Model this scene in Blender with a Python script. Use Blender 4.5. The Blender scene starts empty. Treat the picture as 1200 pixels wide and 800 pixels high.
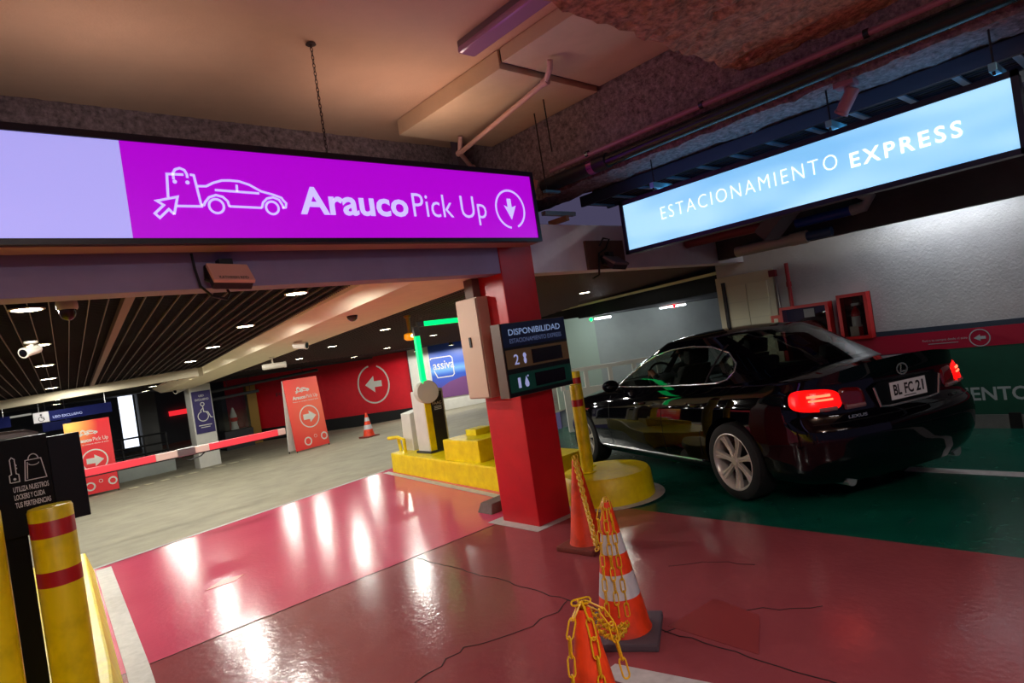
import bpy, bmesh, math, random
import numpy as np
from mathutils import Vector, Matrix, Euler
from mathutils.bvhtree import BVHTree
random.seed(7)
scene = bpy.context.scene
COL = scene.collection
PI = math.pi

# ------------------------------------------------------------------ camera, world, exposure
yaw, roll, eye = math.radians(41.68), math.radians(-8.571), 1.6
fwd = Vector((math.sin(yaw), math.cos(yaw), 0))
r0 = Vector((math.cos(yaw), -math.sin(yaw), 0)); u0 = Vector((0, 0, 1))
cr = r0 * math.cos(roll) + u0 * math.sin(roll)
cu = r0 * -math.sin(roll) + u0 * math.cos(roll)
cam_data = bpy.data.cameras.new('camera'); cam = bpy.data.objects.new('camera', cam_data); COL.objects.link(cam)
cam_data.sensor_width = 36; cam_data.lens = 732.4 / 1200 * 36; cam_data.clip_start = .05
M = Matrix((cr, cu, -fwd)).transposed().to_4x4(); M.translation = (0, 0, eye)
cam.matrix_world = M
scene.camera = cam
world = bpy.data.worlds.new('world'); scene.world = world; world.use_nodes = True
world.node_tree.nodes['Background'].inputs[0].default_value = (.52, .46, .9, 1)
world.node_tree.nodes['Background'].inputs[1].default_value = .075
scene.view_settings.view_transform = 'Standard'; scene.view_settings.look = 'None'
scene.view_settings.gamma = 1; scene.view_settings.exposure = 0.6; scene.view_settings.use_curve_mapping = False
try:
    scene.cycles.use_denoising = True
    scene.cycles.sample_clamp_indirect = 6
    scene.cycles.max_bounces = 7
    scene.cycles.caustics_reflective = False; scene.cycles.caustics_refractive = False
except Exception:
    pass

# lamp powers (watts)
P_DOWN, P_MID, P_TUBE = 40, 30, 70

# ------------------------------------------------------------------ colours and materials
def lin(c):
    f = lambda v: (v / 255 / 12.92) if v / 255 <= .04045 else ((v / 255 + .055) / 1.055) ** 2.4
    return (f(c[0]), f(c[1]), f(c[2]), 1)

MATS = {}
def mat(name, rgb, rough=.6, metal=0, emit=0, noise=0, nscale=6, bump=0, bscale=40, coat=0, spec=.5, dark=None, detail=4, rnoise=0, aniso=None):
    if name in MATS: return MATS[name]
    m = bpy.data.materials.new(name); m.use_nodes = True
    nt = m.node_tree; b = nt.nodes['Principled BSDF']
    col = lin(rgb); b.inputs['Base Color'].default_value = col
    b.inputs['Roughness'].default_value = rough; b.inputs['Metallic'].default_value = metal
    b.inputs['Specular IOR Level'].default_value = spec
    if coat: b.inputs['Coat Weight'].default_value = coat; b.inputs['Coat Roughness'].default_value = .03
    if emit: b.inputs['Emission Color'].default_value = col; b.inputs['Emission Strength'].default_value = emit
    if noise or bump or rnoise:
        tc = nt.nodes.new('ShaderNodeTexCoord')
        src = tc.outputs['Object']
    if noise:
        n = nt.nodes.new('ShaderNodeTexNoise'); n.inputs['Scale'].default_value = nscale; n.inputs['Detail'].default_value = detail
        n.inputs['Roughness'].default_value = .65
        nt.links.new(src, n.inputs['Vector'])
        r = nt.nodes.new('ShaderNodeValToRGB'); r.color_ramp.elements[0].position = .3; r.color_ramp.elements[1].position = .7
        d = lin(dark) if dark else tuple(v * (1 - noise) for v in col[:3]) + (1,)
        r.color_ramp.elements[0].color = d; r.color_ramp.elements[1].color = tuple(min(1, v * (1 + noise * .4)) for v in col[:3]) + (1,)
        nt.links.new(n.outputs['Fac'], r.inputs['Fac']); nt.links.new(r.outputs['Color'], b.inputs['Base Color'])
    if rnoise:
        n2 = nt.nodes.new('ShaderNodeTexNoise'); n2.inputs['Scale'].default_value = 3.5; n2.inputs['Detail'].default_value = 6
        nt.links.new(src, n2.inputs['Vector'])
        mr = nt.nodes.new('ShaderNodeMapRange'); mr.inputs['From Min'].default_value = .3; mr.inputs['From Max'].default_value = .7
        mr.inputs['To Min'].default_value = max(.02, rough - rnoise); mr.inputs['To Max'].default_value = rough + rnoise
        nt.links.new(n2.outputs['Fac'], mr.inputs['Value']); nt.links.new(mr.outputs['Result'], b.inputs['Roughness'])
    if bump:
        n3 = nt.nodes.new('ShaderNodeTexNoise'); n3.inputs['Scale'].default_value = bscale; n3.inputs['Detail'].default_value = 5
        nt.links.new(src, n3.inputs['Vector'])
        bp = nt.nodes.new('ShaderNodeBump'); bp.inputs['Strength'].default_value = bump; bp.inputs['Distance'].default_value = .02
        nt.links.new(n3.outputs['Fac'], bp.inputs['Height']); nt.links.new(bp.outputs['Normal'], b.inputs['Normal'])
    MATS[name] = m
    return m

def glass(name, tint, mix=.8, rough=.02):
    if name in MATS: return MATS[name]
    m = bpy.data.materials.new(name); m.use_nodes = True; nt = m.node_tree
    nt.nodes.remove(nt.nodes['Principled BSDF']); out = nt.nodes['Material Output']
    t = nt.nodes.new('ShaderNodeBsdfTransparent'); t.inputs[0].default_value = lin(tint)
    g = nt.nodes.new('ShaderNodeBsdfGlossy'); g.inputs['Roughness'].default_value = rough; g.inputs[0].default_value = (.9, .9, .9, 1)
    lw = nt.nodes.new('ShaderNodeLayerWeight'); lw.inputs['Blend'].default_value = .5
    pw = nt.nodes.new('ShaderNodeMath'); pw.operation = 'POWER'; pw.inputs[1].default_value = 4; nt.links.new(lw.outputs['Facing'], pw.inputs[0])
    fr = nt.nodes.new('ShaderNodeMath'); fr.operation = 'MULTIPLY_ADD'; fr.inputs[1].default_value = .9; fr.inputs[2].default_value = .06; nt.links.new(pw.outputs[0], fr.inputs[0])
    mx = nt.nodes.new('ShaderNodeMixShader'); nt.links.new(fr.outputs[0], mx.inputs[0])
    nt.links.new(t.outputs[0], mx.inputs[1]); nt.links.new(g.outputs[0], mx.inputs[2]); nt.links.new(mx.outputs[0], out.inputs[0])
    MATS[name] = m; return m

def banded(name, base, bands, rough=.45, axis=2, wear=.25):
    """paint with bands along an object axis: bands = [(z0, z1, rgb)]"""
    if name in MATS: return MATS[name]
    m = bpy.data.materials.new(name); m.use_nodes = True; nt = m.node_tree; b = nt.nodes['Principled BSDF']
    b.inputs['Roughness'].default_value = rough
    tc = nt.nodes.new('ShaderNodeTexCoord'); sx = nt.nodes.new('ShaderNodeSeparateXYZ'); nt.links.new(tc.outputs['Object'], sx.inputs[0])
    n = nt.nodes.new('ShaderNodeTexNoise'); n.inputs['Scale'].default_value = 9; n.inputs['Detail'].default_value = 6; nt.links.new(tc.outputs['Object'], n.inputs['Vector'])
    r = nt.nodes.new('ShaderNodeValToRGB'); c = lin(base)
    r.color_ramp.elements[0].position = .32; r.color_ramp.elements[0].color = tuple(v * (1 - wear) for v in c[:3]) + (1,)
    r.color_ramp.elements[1].position = .55; r.color_ramp.elements[1].color = c
    nt.links.new(n.outputs['Fac'], r.inputs['Fac']); cur = r.outputs['Color']
    for z0, z1, rgb in bands:
        a = nt.nodes.new('ShaderNodeMath'); a.operation = 'GREATER_THAN'; a.inputs[1].default_value = z0; nt.links.new(sx.outputs[axis], a.inputs[0])
        e = nt.nodes.new('ShaderNodeMath'); e.operation = 'LESS_THAN'; e.inputs[1].default_value = z1; nt.links.new(sx.outputs[axis], e.inputs[0])
        p = nt.nodes.new('ShaderNodeMath'); p.operation = 'MULTIPLY'; nt.links.new(a.outputs[0], p.inputs[0]); nt.links.new(e.outputs[0], p.inputs[1])
        mx = nt.nodes.new('ShaderNodeMixRGB'); mx.inputs[2].default_value = lin(rgb); nt.links.new(p.outputs[0], mx.inputs[0]); nt.links.new(cur, mx.inputs[1]); cur = mx.outputs[0]
    nt.links.new(cur, b.inputs['Base Color']); MATS[name] = m
    return m

# ------------------------------------------------------------------ mesh building
def basis(n):
    n = Vector(n).normalized(); a = Vector((0, 0, 1)) if abs(n.z) < .95 else Vector((1, 0, 0))
    u = a.cross(n).normalized(); return u, n.cross(u), n

class Frame:
    """a flat working frame: origin, right, up (normal = right x up)"""
    def __init__(s, o, u, v): s.o, s.u, s.v = Vector(o), Vector(u).normalized(), Vector(v).normalized(); s.n = s.u.cross(s.v)
    def p(s, a, b, d=0): return s.o + s.u * a + s.v * b + s.n * d

class MB:
    def __init__(s): s.v, s.f = [], []
    def add(s, vs, fs):
        k = len(s.v); s.v += [Vector(x) for x in vs]; s.f += [tuple(i + k for i in f) for f in fs]; return s
    def box(s, x0, x1, y0, y1, z0, z1):
        return s.add([(x0, y0, z0), (x1, y0, z0), (x1, y1, z0), (x0, y1, z0), (x0, y0, z1), (x1, y0, z1), (x1, y1, z1), (x0, y1, z1)],
                     [(0, 3, 2, 1), (4, 5, 6, 7), (0, 1, 5, 4), (1, 2, 6, 5), (2, 3, 7, 6), (3, 0, 4, 7)])
    def obox(s, c, ax, ay, az, hx, hy, hz):
        c = Vector(c); ax, ay, az = [Vector(a).normalized() for a in (ax, ay, az)]
        vs = [c + ax * (i * hx) + ay * (j * hy) + az * (k * hz) for k in (-1, 1) for i, j in ((-1, -1), (1, -1), (1, 1), (-1, 1))]
        return s.add(vs, [(0, 3, 2, 1), (4, 5, 6, 7), (0, 1, 5, 4), (1, 2, 6, 5), (2, 3, 7, 6), (3, 0, 4, 7)])
    def hull(s, bot, top):
        n = len(bot); fs = [tuple(range(n))[::-1], tuple(range(n, 2 * n))]
        fs += [(i, (i + 1) % n, n + (i + 1) % n, n + i) for i in range(n)]
        return s.add(list(bot) + list(top), fs)
    def prism(s, fr, pts, d0, d1): return s.hull([fr.p(a, b, d0) for a, b in pts], [fr.p(a, b, d1) for a, b in pts])
    def lathe(s, prof, o=(0, 0, 0), axis=(0, 0, 1), seg=24, cap=True):
        u, v, n = basis(axis); o = Vector(o); vs, fs = [], []
        for r, h in prof:
            for k in range(seg):
                a = 2 * PI * k / seg; vs.append(o + n * h + (u * math.cos(a) + v * math.sin(a)) * r)
        m = len(prof)
        for i in range(m - 1):
            for k in range(seg):
                k2 = (k + 1) % seg; fs.append((i * seg + k, i * seg + k2, (i + 1) * seg + k2, (i + 1) * seg + k))
        if cap and prof[0][0] > 1e-6: fs.append(tuple(range(seg))[::-1])
        if cap and prof[-1][0] > 1e-6: fs.append(tuple(range((m - 1) * seg, m * seg)))
        return s.add(vs, fs)
    def tube(s, pts, r, seg=8, closed=False):
        pts = [Vector(p) for p in pts]; n = len(pts); vs, fs = [], []; up = None
        for i, p in enumerate(pts):
            a = pts[i - 1] if (i or closed) else p; b = pts[(i + 1) % n] if (i < n - 1 or closed) else p
            t = (b - a).normalized()
            if up is None: u, v, _ = basis(t); up = v
            u = up.cross(t)
            if u.length < 1e-6: u, v, _ = basis(t)
            u.normalize(); v = t.cross(u); up = v
            rr = r[i] if isinstance(r, (list, tuple)) else r
            vs += [p + (u * math.cos(2 * PI * k / seg) + v * math.sin(2 * PI * k / seg)) * rr for k in range(seg)]
        for i in range(n if closed else n - 1):
            j = (i + 1) % n
            for k in range(seg):
                k2 = (k + 1) % seg; fs.append((i * seg + k, i * seg + k2, j * seg + k2, j * seg + k))
        if not closed: fs += [tuple(range(seg))[::-1], tuple(range((n - 1) * seg, n * seg))]
        return s.add(vs, fs)
    def ribbon(s, fr, pts, w, closed=False, d=.001, t=.0015):
        """a flat line of width w drawn in a frame"""
        P = [Vector((a, b)) for a, b in pts]; n = len(P); L, R = [], []
        for i in range(n):
            a = P[i - 1] if (i or closed) else P[i]; b = P[(i + 1) % n] if (i < n - 1 or closed) else P[i]
            d1 = (P[i] - a); d2 = (b - P[i]); d1 = d1.normalized() if d1.length > 1e-9 else d2.normalized(); d2 = d2.normalized() if d2.length > 1e-9 else d1
            m = d1 + d2; m = m.normalized() if m.length > .2 else d1
            nn = Vector((-m.y, m.x)); k = 1 / max(.45, nn.dot(Vector((-d1.y, d1.x))))
            L.append(P[i] + nn * (w / 2 * k)); R.append(P[i] - nn * (w / 2 * k))
        for i in range(n if closed else n - 1):
            j = (i + 1) % n; q = [R[i], R[j], L[j], L[i]]
            s.hull([fr.p(a.x, a.y, d) for a in q], [fr.p(a.x, a.y, d + t) for a in q])
        return s
    def disc(s, fr, a, b, r, seg=20, d=.001, t=.0015, rb=None):
        return s.prism(fr, [(a + r * math.cos(2 * PI * k / seg), b + (rb or r) * math.sin(2 * PI * k / seg)) for k in range(seg)], d, d + t)
    def ring(s, fr, a, b, r, w, seg=40, a0=0, a1=360, rb=None, d=.001):
        full = abs(a1 - a0) >= 360; n = seg if full else seg + 1
        pts = [(a + r * math.cos(math.radians(a0 + (a1 - a0) * k / seg)), b + (rb or r) * math.sin(math.radians(a0 + (a1 - a0) * k / seg))) for k in range(n)]
        return s.ribbon(fr, pts, w, closed=full, d=d)
    def text(s, fr, string, x0, x1, z0, z1, bold=0, d=.0012, keep=False, space=1.0):
        """letters stretched to the box x0..x1, z0..z1"""
        vs, fs = text_mesh(string, bold, space)
        lo = vs.min(0); hi = vs.max(0); sx = (x1 - x0) / (hi[0] - lo[0]); sy = (z1 - z0) / (hi[1] - lo[1])
        if keep: sx = min(sx, sy); sy = sx
        return s.add([fr.p(x0 + (a - lo[0]) * sx, z0 + (b - lo[1]) * sy, d) for a, b in vs], fs)
    def build(s, name, material, parent=None, smooth=False, bevel=0, origin=None, world=True, kind=None):
        """link as ONE mesh object; vertices were given in world space (or in the parent's space with world=False)"""
        me = bpy.data.meshes.new(name)
        off = Vector(origin) if origin is not None else Vector((0, 0, 0))
        vs = s.v
        if parent is not None and world:
            inv = full_matrix(parent).inverted(); vs = [inv @ v for v in vs]
        me.from_pydata([tuple(v - off) for v in vs], [], s.f); me.update()
        if bevel or True:
            bm = bmesh.new(); bm.from_mesh(me)
            if bevel:
                bmesh.ops.remove_doubles(bm, verts=bm.verts, dist=1e-6)
                ed = [e for e in bm.edges if len(e.link_faces) == 2 and e.calc_face_angle(0) > .6]
                bmesh.ops.bevel(bm, geom=ed, offset=bevel, segments=2, affect='EDGES', profile=.7)
            bmesh.ops.recalc_face_normals(bm, faces=bm.faces)
            bm.to_mesh(me); bm.free()
        if smooth:
            for p in me.polygons: p.use_smooth = True
            try: me.set_sharp_from_angle(angle=math.radians(smooth if smooth > 1 else 35))
            except Exception: pass
        if material is not None: me.materials.append(material)
        o = bpy.data.objects.new(name, me); COL.objects.link(o)
        if origin is not None: o.location = off
        if parent is not None: o.parent = parent
        if kind: o['kind'] = kind
        return o

def full_matrix(o):
    m = o.matrix_basis.copy()
    while o.parent is not None:
        o = o.parent; m = o.matrix_basis @ m
    return m

TXT = {}
def text_mesh(string, bold=0, space=1.0):
    key = (string, bold, space)
    if key not in TXT:
        c = bpy.data.curves.new('t', 'FONT'); c.body = string; c.size = 1; c.offset = bold; c.resolution_u = 3; c.space_character = space
        o = bpy.data.objects.new('t', c); COL.objects.link(o)
        bpy.context.view_layer.update()
        me = bpy.data.meshes.new_from_object(o.evaluated_get(bpy.context.evaluated_depsgraph_get()))
        vs = np.array([v.co[:2] for v in me.vertices]); fs = [tuple(p.vertices) for p in me.polygons]
        bpy.data.objects.remove(o); bpy.data.curves.remove(c); bpy.data.meshes.remove(me)
        TXT[key] = (vs, fs)
    return TXT[key]

def tag(o, label, cat, group=None):
    o['label'] = label; o['category'] = cat
    if group: o['group'] = group
    return o
def thing(name, label, cat, loc=(0, 0, 0), rotz=0, group=None):
    o = bpy.data.objects.new(name, None); COL.objects.link(o); o.empty_display_size = .1
    o.matrix_basis = Matrix.Translation(Vector(loc)) @ Matrix.Rotation(rotz, 4, 'Z')
    return tag(o, label, cat, group)
def copy_tree(o, parent=None):
    c = o.copy(); COL.objects.link(c)
    if parent is not None: c.parent = parent
    for ch in list(o.children): copy_tree(ch, c)
    return c
def struct(o, label=None, cat=None):
    o['kind'] = 'structure'
    if label: o['label'] = label
    if cat: o['category'] = cat
    return o
def lamp(kind, name, loc, power, color=(1, 1, 1), size=.1, spot=None, blend=.6, direction=(0, 0, -1), sy=None, parent=None):
    d = bpy.data.lights.new(name, kind); d.energy = power; d.color = color
    if kind == 'AREA':
        d.size = size
        if sy: d.shape = 'RECTANGLE'; d.size_y = sy
    else: d.shadow_soft_size = size
    if kind == 'SPOT': d.spot_size = math.radians(spot); d.spot_blend = blend
    o = bpy.data.objects.new(name, d); COL.objects.link(o)
    q = Vector(direction).to_track_quat('-Z', 'Y').to_matrix().to_4x4(); q.translation = Vector(loc)
    if parent is not None:
        o.parent = parent; o.matrix_basis = full_matrix(parent).inverted() @ q
    else: o.matrix_basis = q
    return o
# ------------------------------------------------------------------ materials
from mathutils import noise as mnoise
def floor_paint(name, rgb, dark, rough, spec=.4):
    """glossy epoxy paint, worn and scuffed"""
    m = bpy.data.materials.new(name); m.use_nodes = True; nt = m.node_tree; b = nt.nodes['Principled BSDF']; b.inputs['Specular IOR Level'].default_value = spec; N = nt.nodes.new; L = nt.links.new
    tc = N('ShaderNodeTexCoord')
    n1 = N('ShaderNodeTexNoise'); n1.inputs['Scale'].default_value = .7; n1.inputs['Detail'].default_value = 8; n1.inputs['Roughness'].default_value = .7; L(tc.outputs['Object'], n1.inputs['Vector'])
    r1 = N('ShaderNodeValToRGB'); r1.color_ramp.elements[0].position = .35; r1.color_ramp.elements[0].color = lin(dark); r1.color_ramp.elements[1].position = .66; r1.color_ramp.elements[1].color = lin(rgb)
    L(n1.outputs['Fac'], r1.inputs['Fac'])
    mp = N('ShaderNodeMapping'); mp.inputs['Scale'].default_value = (.9, 9, 1); mp.inputs['Rotation'].default_value = (0, 0, .5); L(tc.outputs['Object'], mp.inputs['Vector'])
    n2 = N('ShaderNodeTexNoise'); n2.inputs['Scale'].default_value = 3; n2.inputs['Detail'].default_value = 6; L(mp.outputs[0], n2.inputs['Vector'])
    r2 = N('ShaderNodeValToRGB'); r2.color_ramp.elements[0].position = .64; r2.color_ramp.elements[0].color = (0, 0, 0, 1); r2.color_ramp.elements[1].position = .8; r2.color_ramp.elements[1].color = (.10, .10, .10, 1)
    L(n2.outputs['Fac'], r2.inputs['Fac'])
    mx = N('ShaderNodeMixRGB'); mx.blend_type = 'MIX'; mx.inputs[2].default_value = (.32, .26, .24, 1); L(r2.outputs['Color'], mx.inputs[0]); L(r1.outputs['Color'], mx.inputs[1]); L(mx.outputs[0], b.inputs['Base Color'])
    n3 = N('ShaderNodeTexNoise'); n3.inputs['Scale'].default_value = 7; n3.inputs['Detail'].default_value = 8; L(tc.outputs['Object'], n3.inputs['Vector'])
    mr = N('ShaderNodeMapRange'); mr.inputs['From Min'].default_value = .3; mr.inputs['From Max'].default_value = .75; mr.inputs['To Min'].default_value = rough * .9; mr.inputs['To Max'].default_value = rough * 1.2
    L(n3.outputs['Fac'], mr.inputs['Value']); L(mr.outputs[0], b.inputs['Roughness'])
    n4 = N('ShaderNodeTexNoise'); n4.inputs['Scale'].default_value = 22; n4.inputs['Detail'].default_value = 3; L(tc.outputs['Object'], n4.inputs['Vector'])
    bp = N('ShaderNodeBump'); bp.inputs['Strength'].default_value = .1; bp.inputs['Distance'].default_value = .02; L(n4.outputs['Fac'], bp.inputs['Height']); L(bp.outputs[0], b.inputs['Normal'])
    MATS[name] = m; return m
M_RED = floor_paint('floor_red_paint', (158, 78, 82), (146, 68, 74), .17, .38)
M_PINK = floor_paint('floor_pink_paint', (214, 82, 112), (206, 76, 106), .18, .24)
M_GREEN = floor_paint('floor_green_paint', (12, 96, 76), (6, 72, 58), .24)
M_GREYF = mat('lane_concrete', (158, 152, 130), .75, noise=.25, nscale=2.2, bump=.15, bscale=30, detail=8)
M_WLINE = mat('white_line_paint', (196, 192, 190), .5, noise=.2, nscale=14)
M_CRACK = mat('crack_dirt', (38, 18, 18), .9)
M_CREAM = mat('ceiling_cream', (206, 172, 144), .75, noise=.1, nscale=1.5, bump=.1, bscale=60)
M_SPRAY = mat('sprayed_fireproofing', (150, 132, 134), .95, noise=.7, nscale=26, bump=1.0, bscale=45, detail=6)
M_SPRAY2 = mat('sprayed_fireproofing_brown', (196, 148, 116), .95, noise=.7, nscale=22, bump=1.0, bscale=40, detail=6)
M_GREYW = mat('lintel_paint', (158, 148, 186), .7, noise=.1, nscale=3)
M_WHITEW = mat('white_wall', (186, 186, 186), .8, noise=.1, nscale=5, bump=.3, bscale=50)
M_PILLAR = mat('pillar_red', (206, 22, 34), .4, noise=.12, nscale=3, bump=.1, bscale=14)
M_DARK = mat('dark_void', (6, 6, 9), .9)
M_DKGREY = mat('dark_grey', (52, 52, 56), .7, noise=.2)
M_BLACK = mat('black', (12, 12, 13), .5)
M_SLAT = mat('slat_metal', (116, 98, 98), .5, metal=.2)
M_BLADE = mat('blade_metal', (30, 27, 33), .5)
M_WBEAM = mat('white_beam', (246, 234, 208), .6, noise=.06)
M_GREENW = mat('wall_green', (10, 84, 62), .55, noise=.15, nscale=6)
M_BAND = mat('wall_red_band', (176, 14, 52), .5)
M_NAVYB = mat('wall_navy_band', (44, 60, 76), .6)
M_LETTER = mat('wall_letters', (180, 196, 196), .6)
M_YEL = mat('yellow_paint', (250, 226, 0), .42, noise=.2, nscale=7, bump=.15, bscale=30, detail=8, dark=(226, 198, 0))
M_WPAINT = mat('white_paint', (214, 212, 204), .5, noise=.08)
M_STEEL = mat('steel', (150, 150, 150), .35, metal=.9)
M_WGLOW = mat('led_white', (255, 250, 232), .5, emit=14)
M_TUBE = mat('tube_lit', (240, 246, 255), .5, emit=9)

# ------------------------------------------------------------------ floor
LY = lambda x: 7.35 + .2069 * x                     # the line where the ramp starts
def ramp_z(x, y): return -.06 * max(0, min(y, 21.5) - LY(x))
JY = 4.45
f = MB().add([(-7, -7, 0), (4.24, -7, 0), (4.24, JY, 0), (-7, JY, 0)], [(0, 1, 2, 3)])
floor = struct(f.build('floor', M_RED), 'glossy worn red painted garage floor with cracks', 'floor')
f = MB().add([(-7, JY, 0), (4.9, JY, 0), (4.9, LY(4.9), 0), (-7, LY(-7), 0)], [(0, 1, 2, 3)])
floor2 = struct(f.build('floor_pink_slab', M_PINK), 'pink red painted floor slab in front of the barrier', 'floor')
f = MB()
ys = [0, 1, 2, 4, 6, 8, 10, 12, 14.2, 26]
xs = [-9, -5, -2, 0, 2, 4.4, 5.3, 7, 9, 12, 16, 22]
grid = [[(x, LY(x) + (d if x < 4.5 or d > 0 else 0), 0) for x in xs] for d in ys]
vs = [(x, y, ramp_z(x, y)) for row in grid for x, y, _ in row]
n = len(xs); fs = [(j * n + i, j * n + i + 1, (j + 1) * n + i + 1, (j + 1) * n + i) for j in range(len(ys) - 1) for i in range(n - 1)]
f.add(vs, fs); floor3 = struct(f.build('floor_ramp_lane', M_GREYF), 'grey concrete lane sloping down behind the barrier', 'floor')
f = MB()
gx = [4.24, 4.5, 4.9, 6, 7.75, 9, 11]; gy = [-7, 0, 2.4, 3.2, 4, 5, 6, 7.2, 8.4]
gz = lambda x, y: -.0283 * max(0, y - 2.4) * min(1, max(0, (x - 4.3) / .5))
f.add([(x, y, gz(x, y)) for y in gy for x in gx], [(j * 7 + i, j * 7 + i + 1, (j + 1) * 7 + i + 1, (j + 1) * 7 + i) for j in range(len(gy) - 1) for i in range(6)])
floor4 = struct(f.build('floor_green_lane', M_GREEN), 'glossy dark green painted lane under the black sedan', 'floor')
FL = Frame((0, 0, 0), (1, 0, 0), (0, 1, 0))
def strip(name, quad, m, parent, z=.002):
    return MB().hull([(a, b, z) for a, b in quad], [(a, b, z + .002) for a, b in quad]).build(name, m, parent)
strip('painted_line', [(.80, LY(.8) - .03), (4.5, LY(4.5) - .03), (4.5, LY(4.5) + .03), (.80, LY(.8) + .03)], M_WLINE, floor2)
strip('painted_line', [(.62, 3.9), (.50, 3.0), (.38, 3.0), (.50, 3.9)], M_WLINE, floor)
strip('painted_line', [(.675, JY), (.62, 3.9), (.50, 3.9), (.555, JY)], M_WLINE, floor)
strip('painted_line', [(.93, 7.40), (.675, JY), (.555, JY), (.80, 7.40)], M_WLINE, floor2)
strip('painted_line', [(4.49, 8.12), (4.16, 5.25), (4.10, 4.9), (4.0, 4.9), (4.07, 5.25), (4.40, 8.12)][::-1], M_WLINE, floor2)
strip('painted_line', [(3.44, 3.90), (4.02, 3.90), (4.02, 4.56), (3.44, 4.56)], M_WLINE, floor, z=.0015)
strip('painted_line', [(2.16, 1.0), (2.42, 1.0), (2.18, 2.06), (2.06, 2.06)], M_WLINE, floor)
strip('painted_line', [(5.84, -5), (5.98, -5), (6.06, 1.9), (5.92, 1.9)], M_WLINE, floor4)
def crack(name, pts, w, parent, jag=.02):
    P = []
    for (a, b), (c, d) in zip(pts, pts[1:]):
        k = max(2, int(math.hypot(c - a, d - b) / .07))
        for i in range(k): P.append((a + (c - a) * i / k + random.uniform(-jag, jag), b + (d - b) * i / k + random.uniform(-jag, jag)))
    P.append(pts[-1])
    return MB().ribbon(FL, P, w, d=.0012, t=.001).build(name, M_CRACK, parent)
crack('joint', [(-2, JY), (3.54, JY)], .009, floor, .004)
crack('crack', [(2.57, 4.4), (2.6, 3.4), (2.59, 2.76), (2.57, 2.04), (2.56, 1.5), (2.54, .2)], .007, floor, .012)
crack('crack', [(1.3, 2.6), (1.52, 2.78), (1.89, 2.87), (2.1, 2.73), (2.45, 2.7), (2.59, 2.76)], .006, floor, .02)
crack('crack', [(2.57, 2.04), (2.9, 1.9), (3.2, 1.5)], .006, floor, .02)
crack('crack', [(3.3, 2.5), (3.5, 2.3), (3.55, 2.05)], .005, floor, .02)
M_SCUFF = mat('red_touchup', (148, 58, 58), .35)
strip('paint_patch', [(2.6, 1.55), (2.95, 1.72), (3.02, 2.02), (2.62, 2.06)], M_SCUFF, floor, .0006)
strip('paint_patch', [(1.28, 5.52), (1.5, 5.5), (1.62, 5.6), (1.45, 5.66)], mat('red_smear', (196, 14, 34), .3), floor2, .0006)

# ------------------------------------------------------------------ sprayed beams and upper ceiling
def rough_box(name, m, x0, x1, y0, y1, z0, z1, step=.06, amp=.018):
    b = MB(); cells = {}
    def disp(p):
        q = Vector(p); v = mnoise.noise_vector(q * 9) * amp + mnoise.noise_vector(q * 23) * amp * .8
        return q + v
    def sheet(o, u, v, lu, lv):
        nu, nv = max(2, int(lu / step)), max(2, int(lv / step)); o, u, v = Vector(o), Vector(u), Vector(v)
        b.add([disp(o + u * (lu * i / nu) + v * (lv * j / nv)) for j in range(nv + 1) for i in range(nu + 1)],
              [(j * (nu + 1) + i, j * (nu + 1) + i + 1, (j + 1) * (nu + 1) + i + 1, (j + 1) * (nu + 1) + i) for j in range(nv) for i in range(nu)])
    dx, dy, dz = x1 - x0, y1 - y0, z1 - z0
    sheet((x0, y0, z0), (0, 1, 0), (1, 0, 0), dy, dx); sheet((x0, y0, z0), (1, 0, 0), (0, 0, 1), dx, dz)
    sheet((x0, y1, z0), (0, 0, 1), (1, 0, 0), dz, dx); sheet((x0, y0, z0), (0, 0, 1), (0, 1, 0), dz, dy); sheet((x1, y0, z0), (0, 1, 0), (0, 0, 1), dy, dz)
    return struct(b.build(name, m), None)
CZ = 3.744
ceiling = struct(MB().box(-7, 4.7, -7, 5.6, CZ, CZ + .2).build('ceiling', M_CREAM), 'cream painted concrete ceiling above the purple lightbox sign', 'ceiling')
o = rough_box('beam_far', M_SPRAY, -5, 4.4, 5.22, 5.6, 2.5, CZ + .05, .07); struct(o, 'dark sprayed beam above and behind the purple lightbox sign', 'beam')
o = rough_box('beam_lane', M_SPRAY, 4.36, 4.78, -3, 5.6, 2.92, CZ + .05, .05); struct(o, 'dark sprayed beam running over the blue lightbox sign', 'beam')
o = rough_box('beam_cross', M_SPRAY2, -3, 4.36, 1.0, 2.05, 3.24, CZ + .05, .06, .024); struct(o, 'brown sprayed beam crossing the cream ceiling', 'beam')
struct(MB().box(4.78, 8, -7, 4.2, 3.5, 3.7).build('ceiling_express_lane', mat('lane_ceiling', (140, 132, 112), .8)), 'bare ceiling slab over the green lane', 'ceiling')

# ------------------------------------------------------------------ pillar and lintels
pillar = struct(MB().box(3.543, 3.934, 3.98, 4.46, 0, 2.95).build('pillar', M_PILLAR, bevel=.012), 'square red painted pillar carrying the availability board', 'pillar')
struct(MB().box(-5, 3.543, 3.99, 4.19, 2.19, 2.9).build('lintel_pickup', M_GREYW), 'grey painted lintel under the purple lightbox sign', 'lintel')
lintel2 = struct(MB().box(3.934, 7.75, 3.99, 4.19, 2.175, 2.62).build('lintel_express', mat('lintel_white', (228, 224, 232), .7, noise=.1, nscale=3)), 'grey painted lintel between red pillar and white wall', 'lintel')
MB().box(4.66, 5.24, 3.96, 3.99, 2.178, 2.46).build('plywood_panel', mat('plywood', (98, 70, 58), .7, noise=.2, nscale=9), lintel2)

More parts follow.
